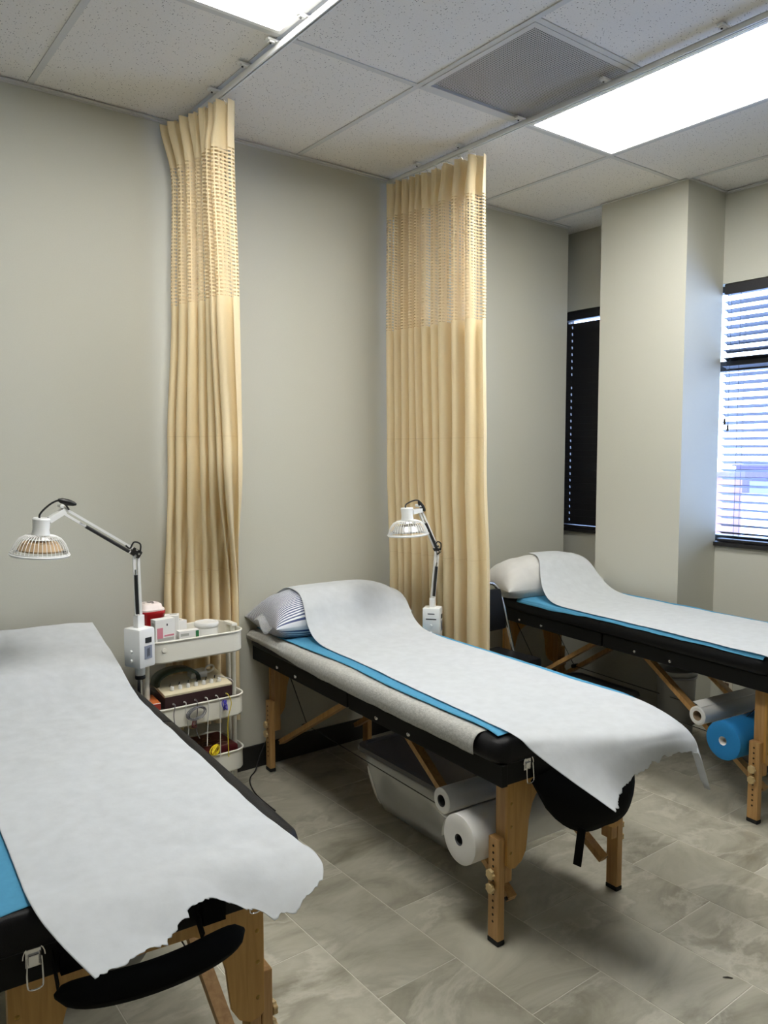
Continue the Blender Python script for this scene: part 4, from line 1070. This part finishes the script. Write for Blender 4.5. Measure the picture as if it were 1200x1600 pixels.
# things on the top tray
sc = thing('sharps_container', 'red sharps container with pale lid on the cart top tray', 'container', (1.195, 3.185, FT[0]))
q = Vector((1.195, 3.185, FT[0]))
L = [rrect(q.x, q.y, a_, a_, .022, q.z+h, 5) for a_, h in ((.034, .0), (.037, .004), (.048, .170), (.052, .176), (.052, .186))]
MB().loops(L).build('body', 'red_plastic', sc, smooth=True, angle=50)
L = [rrect(q.x, q.y, a_, a_, .022, q.z+h, 5) for a_, h in ((.050, .1865), (.0505, .193), (.043, .200), (.040, .212), (.030, .218), (.012, .219))]
MB().loops(L).build('lid', 'lid_clear', sc, smooth=True, angle=50)
def carton(label, c, d, rz, patches, name='carton', lean=0.):
    M_ = Matrix.Rotation(rz, 3, 'Z') @ Matrix.Rotation(lean, 3, 'X')
    t_ = thing(name, label, 'box', (c[0], c[1], c[2]-d[2]/2))
    MB().box(c, d, M_, bev=.0012).build('body', 'box_white', t_)
    for face, (px, pz), (pw, ph), mat in patches:
        n = {'f': Vector((0, -1, 0)), 'l': Vector((-1, 0, 0)), 't': Vector((0, 0, 1))}[face]
        if face == 'f': p = Vector((px*d[0], -d[1]/2-.0004, pz*d[2])); sz = (pw*d[0], .0008, ph*d[2])
        elif face == 'l': p = Vector((-d[0]/2-.0004, px*d[1], pz*d[2])); sz = (.0008, pw*d[1], ph*d[2])
        else: p = Vector((px*d[0], pz*d[1], d[2]/2+.0004)); sz = (pw*d[0], ph*d[1], .0008)
        MB().box(Vector(c)+M_ @ p, sz, M_).build('print', mat, t_)
    return t_
zf = FT[0]
carton('white needle carton with pink and grey print at the front of the top tray', (1.196, 3.052, zf+.087), (.085, .040, .170), R(6),
       [('f', (-.27, .17), (.30, .26), 'pink_print'), ('f', (.20, .10), (.50, .04), 'pink_print'), ('f', (.02, .015), (.84, .07), 'grey_print'), ('f', (.10, .36), (.06, .05), 'ink'), ('l', (.0, .22), (.6, .4), 'grey_print')])
carton('small white carton turned askew between the other cartons', (1.258, 3.110, zf+.086), (.058, .05, .168), R(-24), [('t', (.1, .1), (.5, .3), 'grey_print')])
carton('plain white carton standing behind the pink printed carton', (1.300, 3.165, zf+.066), (.075, .045, .130), R(14), [('t', (0, 0), (.6, .5), 'grey_print')])
carton('low white carton with a green stripe on the top tray', (1.300, 3.045, zf+.057), (.085, .036, .110), R(-4), [('f', (.40, .22), (.16, .5), 'green_print'), ('f', (-.22, .36), (.40, .10), 'grey_print')])
j_ = thing('lidded_jar', 'white round jar with lid on the cart top tray', 'jar', (1.437, 3.165, zf))
MB().lathe([(0, 0), (.046, 0), (.049, .003), (.049, .085), (.046, .088), (0, .088)], (1.437, 3.165, zf), n=32).build('body', 'white_plastic', j_, smooth=True)
MB().lathe([(0, .089), (.051, .089), (.0525, .092), (.0525, .104), (.050, .108), (.044, .1085), (.042, .1065), (0, .1065)], (1.437, 3.165, zf), n=32).build('lid', 'white_plastic', j_, smooth=True)
# middle tray
zf = FT[1]
dv = thing('stimulator', 'cream electric needle stimulator with knobs and dark base on the middle tray', 'medical device', (1.335, 3.10, zf))
c0 = Vector((1.335, 3.105, zf)); wd_, dp = .30, .17
prof = [(-.085, .045), (.075, .075), (.075, .018), (-.085, .018)]
MB().box(c0+Vector((0, .0, .066)), (wd_, .170, .130), bev=.004).build('base', 'device_maroon', dv)
c0 = c0+Vector((0, 0, .042)); RX = Matrix.Rotation(R(10), 3, 'X')
tp_ = MB().box(c0+Vector((0, .0, .104)), (wd_, .172, .014), RX, bev=.003).build('face_plate', 'device_cream', dv)
for k in range(7):
    p_ = c0+Vector((-.105+.035*k, -.050, .1035)); kn = MB().lathe([(0, .016), (.006, .016), (.0075, .013), (.0085, 0), (0, 0)], p_, axis=(0, -.17, .985), n=14).build('dial', 'white_plastic', tp_, smooth=True)
    MB().box(p_+Vector((.003, -.0035, .0165)), (.0014, .006, .001)).build('pointer', 'ink', kn)
for k in range(6): MB().tube([c0+Vector((-.10+.04*k, -.015, .108)), c0+Vector((-.098+.04*k, -.017, .122))], .0022, 8).build('toggle', 'dark_metal', tp_, smooth=True)
MB().box(c0+Vector((.045, .035, .128)), (.075, .045, .028), RX, bev=.004).build('meter_housing', 'white_plastic', tp_)
# arched carrying lid behind the panel
P_ = []
for i in range(15):
    a = math.pi*(1-i/14); P_.append([c0+Vector((-.055+.092*math.cos(a)*(1 if math.cos(a) > 0 else 1.0), y_, .108+.058*math.sin(a)**.7)) for y_ in (-.005, .065)])
MB().grid(P_).build('carry_handle', 'device_green', dv, smooth=True, solid=.012)
lw = []
for k, (m_, ln) in enumerate((('grey_wire', .12), ('white_wire', .13), ('grey_wire', .06), ('white_wire', .10), ('white_wire', .16), ('yellow_wire', .17))):
    x_ = c0.x-.118+.047*k; y_ = c0.y-.087
    MB().lathe([(0, .010), (.0045, .009), (.0055, .004), (.004, 0), (0, 0)], (x_, y_+.002, zf+.100), axis=(0, -1, 0), n=10).build('jack_plug', 'chrome', dv, smooth=True)
    P_ = [(x_, y_-.006, zf+.100), (x_, Y0_-.012, zf+.098), (x_+.004*(k-2), Y0_-.016, zf+.060), (x_+.008*math.sin(k*2), Y0_-.014, zf-.02), (x_+.012*math.sin(k*3+1), Y0_-.016, zf-ln)]
    MB().tube(spline(P_, 24), .0018, 6).build('lead_wire', m_, dv, smooth=True)
def coil(name, label, c, R_, n, mat, tilt, r=.0024, squash=.55, group=None):
    P_ = []
    rnd = random.Random(sum(map(ord, label))); T_ = Matrix.Rotation(tilt[0], 3, 'X') @ Matrix.Rotation(tilt[1], 3, 'Y') @ Matrix.Rotation(tilt[2], 3, 'Z')
    for i in range(n*16+1):
        a = 2*math.pi*i/16; rr_ = R_*(1+.12*math.sin(a*.37)); P_.append(Vector(c)+T_ @ Vector((rr_*math.cos(a), squash*rr_*math.sin(a), .006*math.sin(a*.23)+.003*math.sin(a*1.7))))
    o = MB().tube(P_, r, 6).build(name, mat, smooth=True); return tag(o, label, 'cable', group)
coil('cable_coil', 'bundled grey lead wires hanging on the rim of the middle tray', (1.305, Y0_-.022, zf+.052), .040, 4, 'grey_wire', (R(84), R(8), R(10)))
coil('cable_coil', 'bundled dark wires drooping under the grey bundle', (1.290, Y0_-.024, zf+.010), .030, 3, 'darkred', (R(85), R(55), 0), squash=.4)
coil('cable_coil', 'blue wire bundle hanging on the rim near the cart posts', (1.432, Y0_-.022, zf+.060), .026, 5, 'blue_wire', (R(80), R(60), 0), r=.002, squash=.7)
coil('cable_coil', 'white adapter cord coiled on the stimulator', (1.430, 3.13, zf+.185), .022, 3, 'white_wire', (R(60), 0, R(20)), squash=.6)
coil('cable_coil', 'yellow lead wire bundle hanging above the bottom tray', (1.385, Y0_-.022, FT[2]+.118), .046, 5, 'yellow_wire', (R(84), R(48), 0), squash=.32)
ad = MB().tube(spline([(1.45, 3.10, zf+.158), (1.50, 3.07, zf+.140), (1.52, 3.09, zf+.105), (1.49, 3.14, zf+.06), (1.44, 3.19, zf+.030)], 20), .0028, 7).build('power_cord', 'white_wire', smooth=True)
tag(ad, 'white power cord looping off the side of the stimulator', 'cable')
carton('orange and red carton at the end of the middle tray', (1.160, 3.090, zf+.056), (.032, .13, .110), R(-6), [('t', (0, 0), (.96, .96), 'orange_print'), ('f', (0, 0), (.96, .96), 'redbox')])
# bottom tray
zf = FT[2]
bk = thing('folded_case', 'dark red patterned case lying in the bottom tray', 'case', (1.40, 3.14, zf))
MB().box((1.40, 3.135, zf+.050), (.235, .20, .098), bev=.010).build('body', 'darkred', bk)
for k, (px, py, rr_) in enumerate(((1.46, 3.075, .020), (1.40, 3.10, .016), (1.36, 3.16, .022), (1.43, 3.17, .014))):
    MB().tube([Vector((px+rr_*math.cos(q)*1.3, py+rr_*math.sin(q), zf+.0995)) for q in [2*math.pi*i/20 for i in range(20)]], .0012, 5, closed=True).build('print_ring', 'cardboard', bk)
for k in range(3): MB().box((1.47-.03*k, 3.12+.012*k, zf+.0995), (.03, .004, .001)).build('print_line', 'cardboard', bk)

# ------------------------------------------------------------------ small things on the floor
cd = MB().tube(spline([(1.86, 3.372, .16), (1.80, 3.355, .08), (1.755, 3.33, .012), (1.70, 3.28, .005), (1.66, 3.20, .005), (1.63, 3.08, .005), (1.62, 2.90, .005)], 30), .0032, 7).build('power_cord', 'black_plastic', smooth=True)
tag(cd, 'black power cord running down the wall onto the floor by the cart', 'cable')
db = MB().tube([(2.138, 1.150, .0024), (2.149, 1.141, .003), (2.158, 1.130, .0022)], [.0012, .0022, .001], 6).build('lint_sliver', 'debris', smooth=True)
tag(db, 'tiny dark sliver lying alone on the bare floor tiles', 'debris')
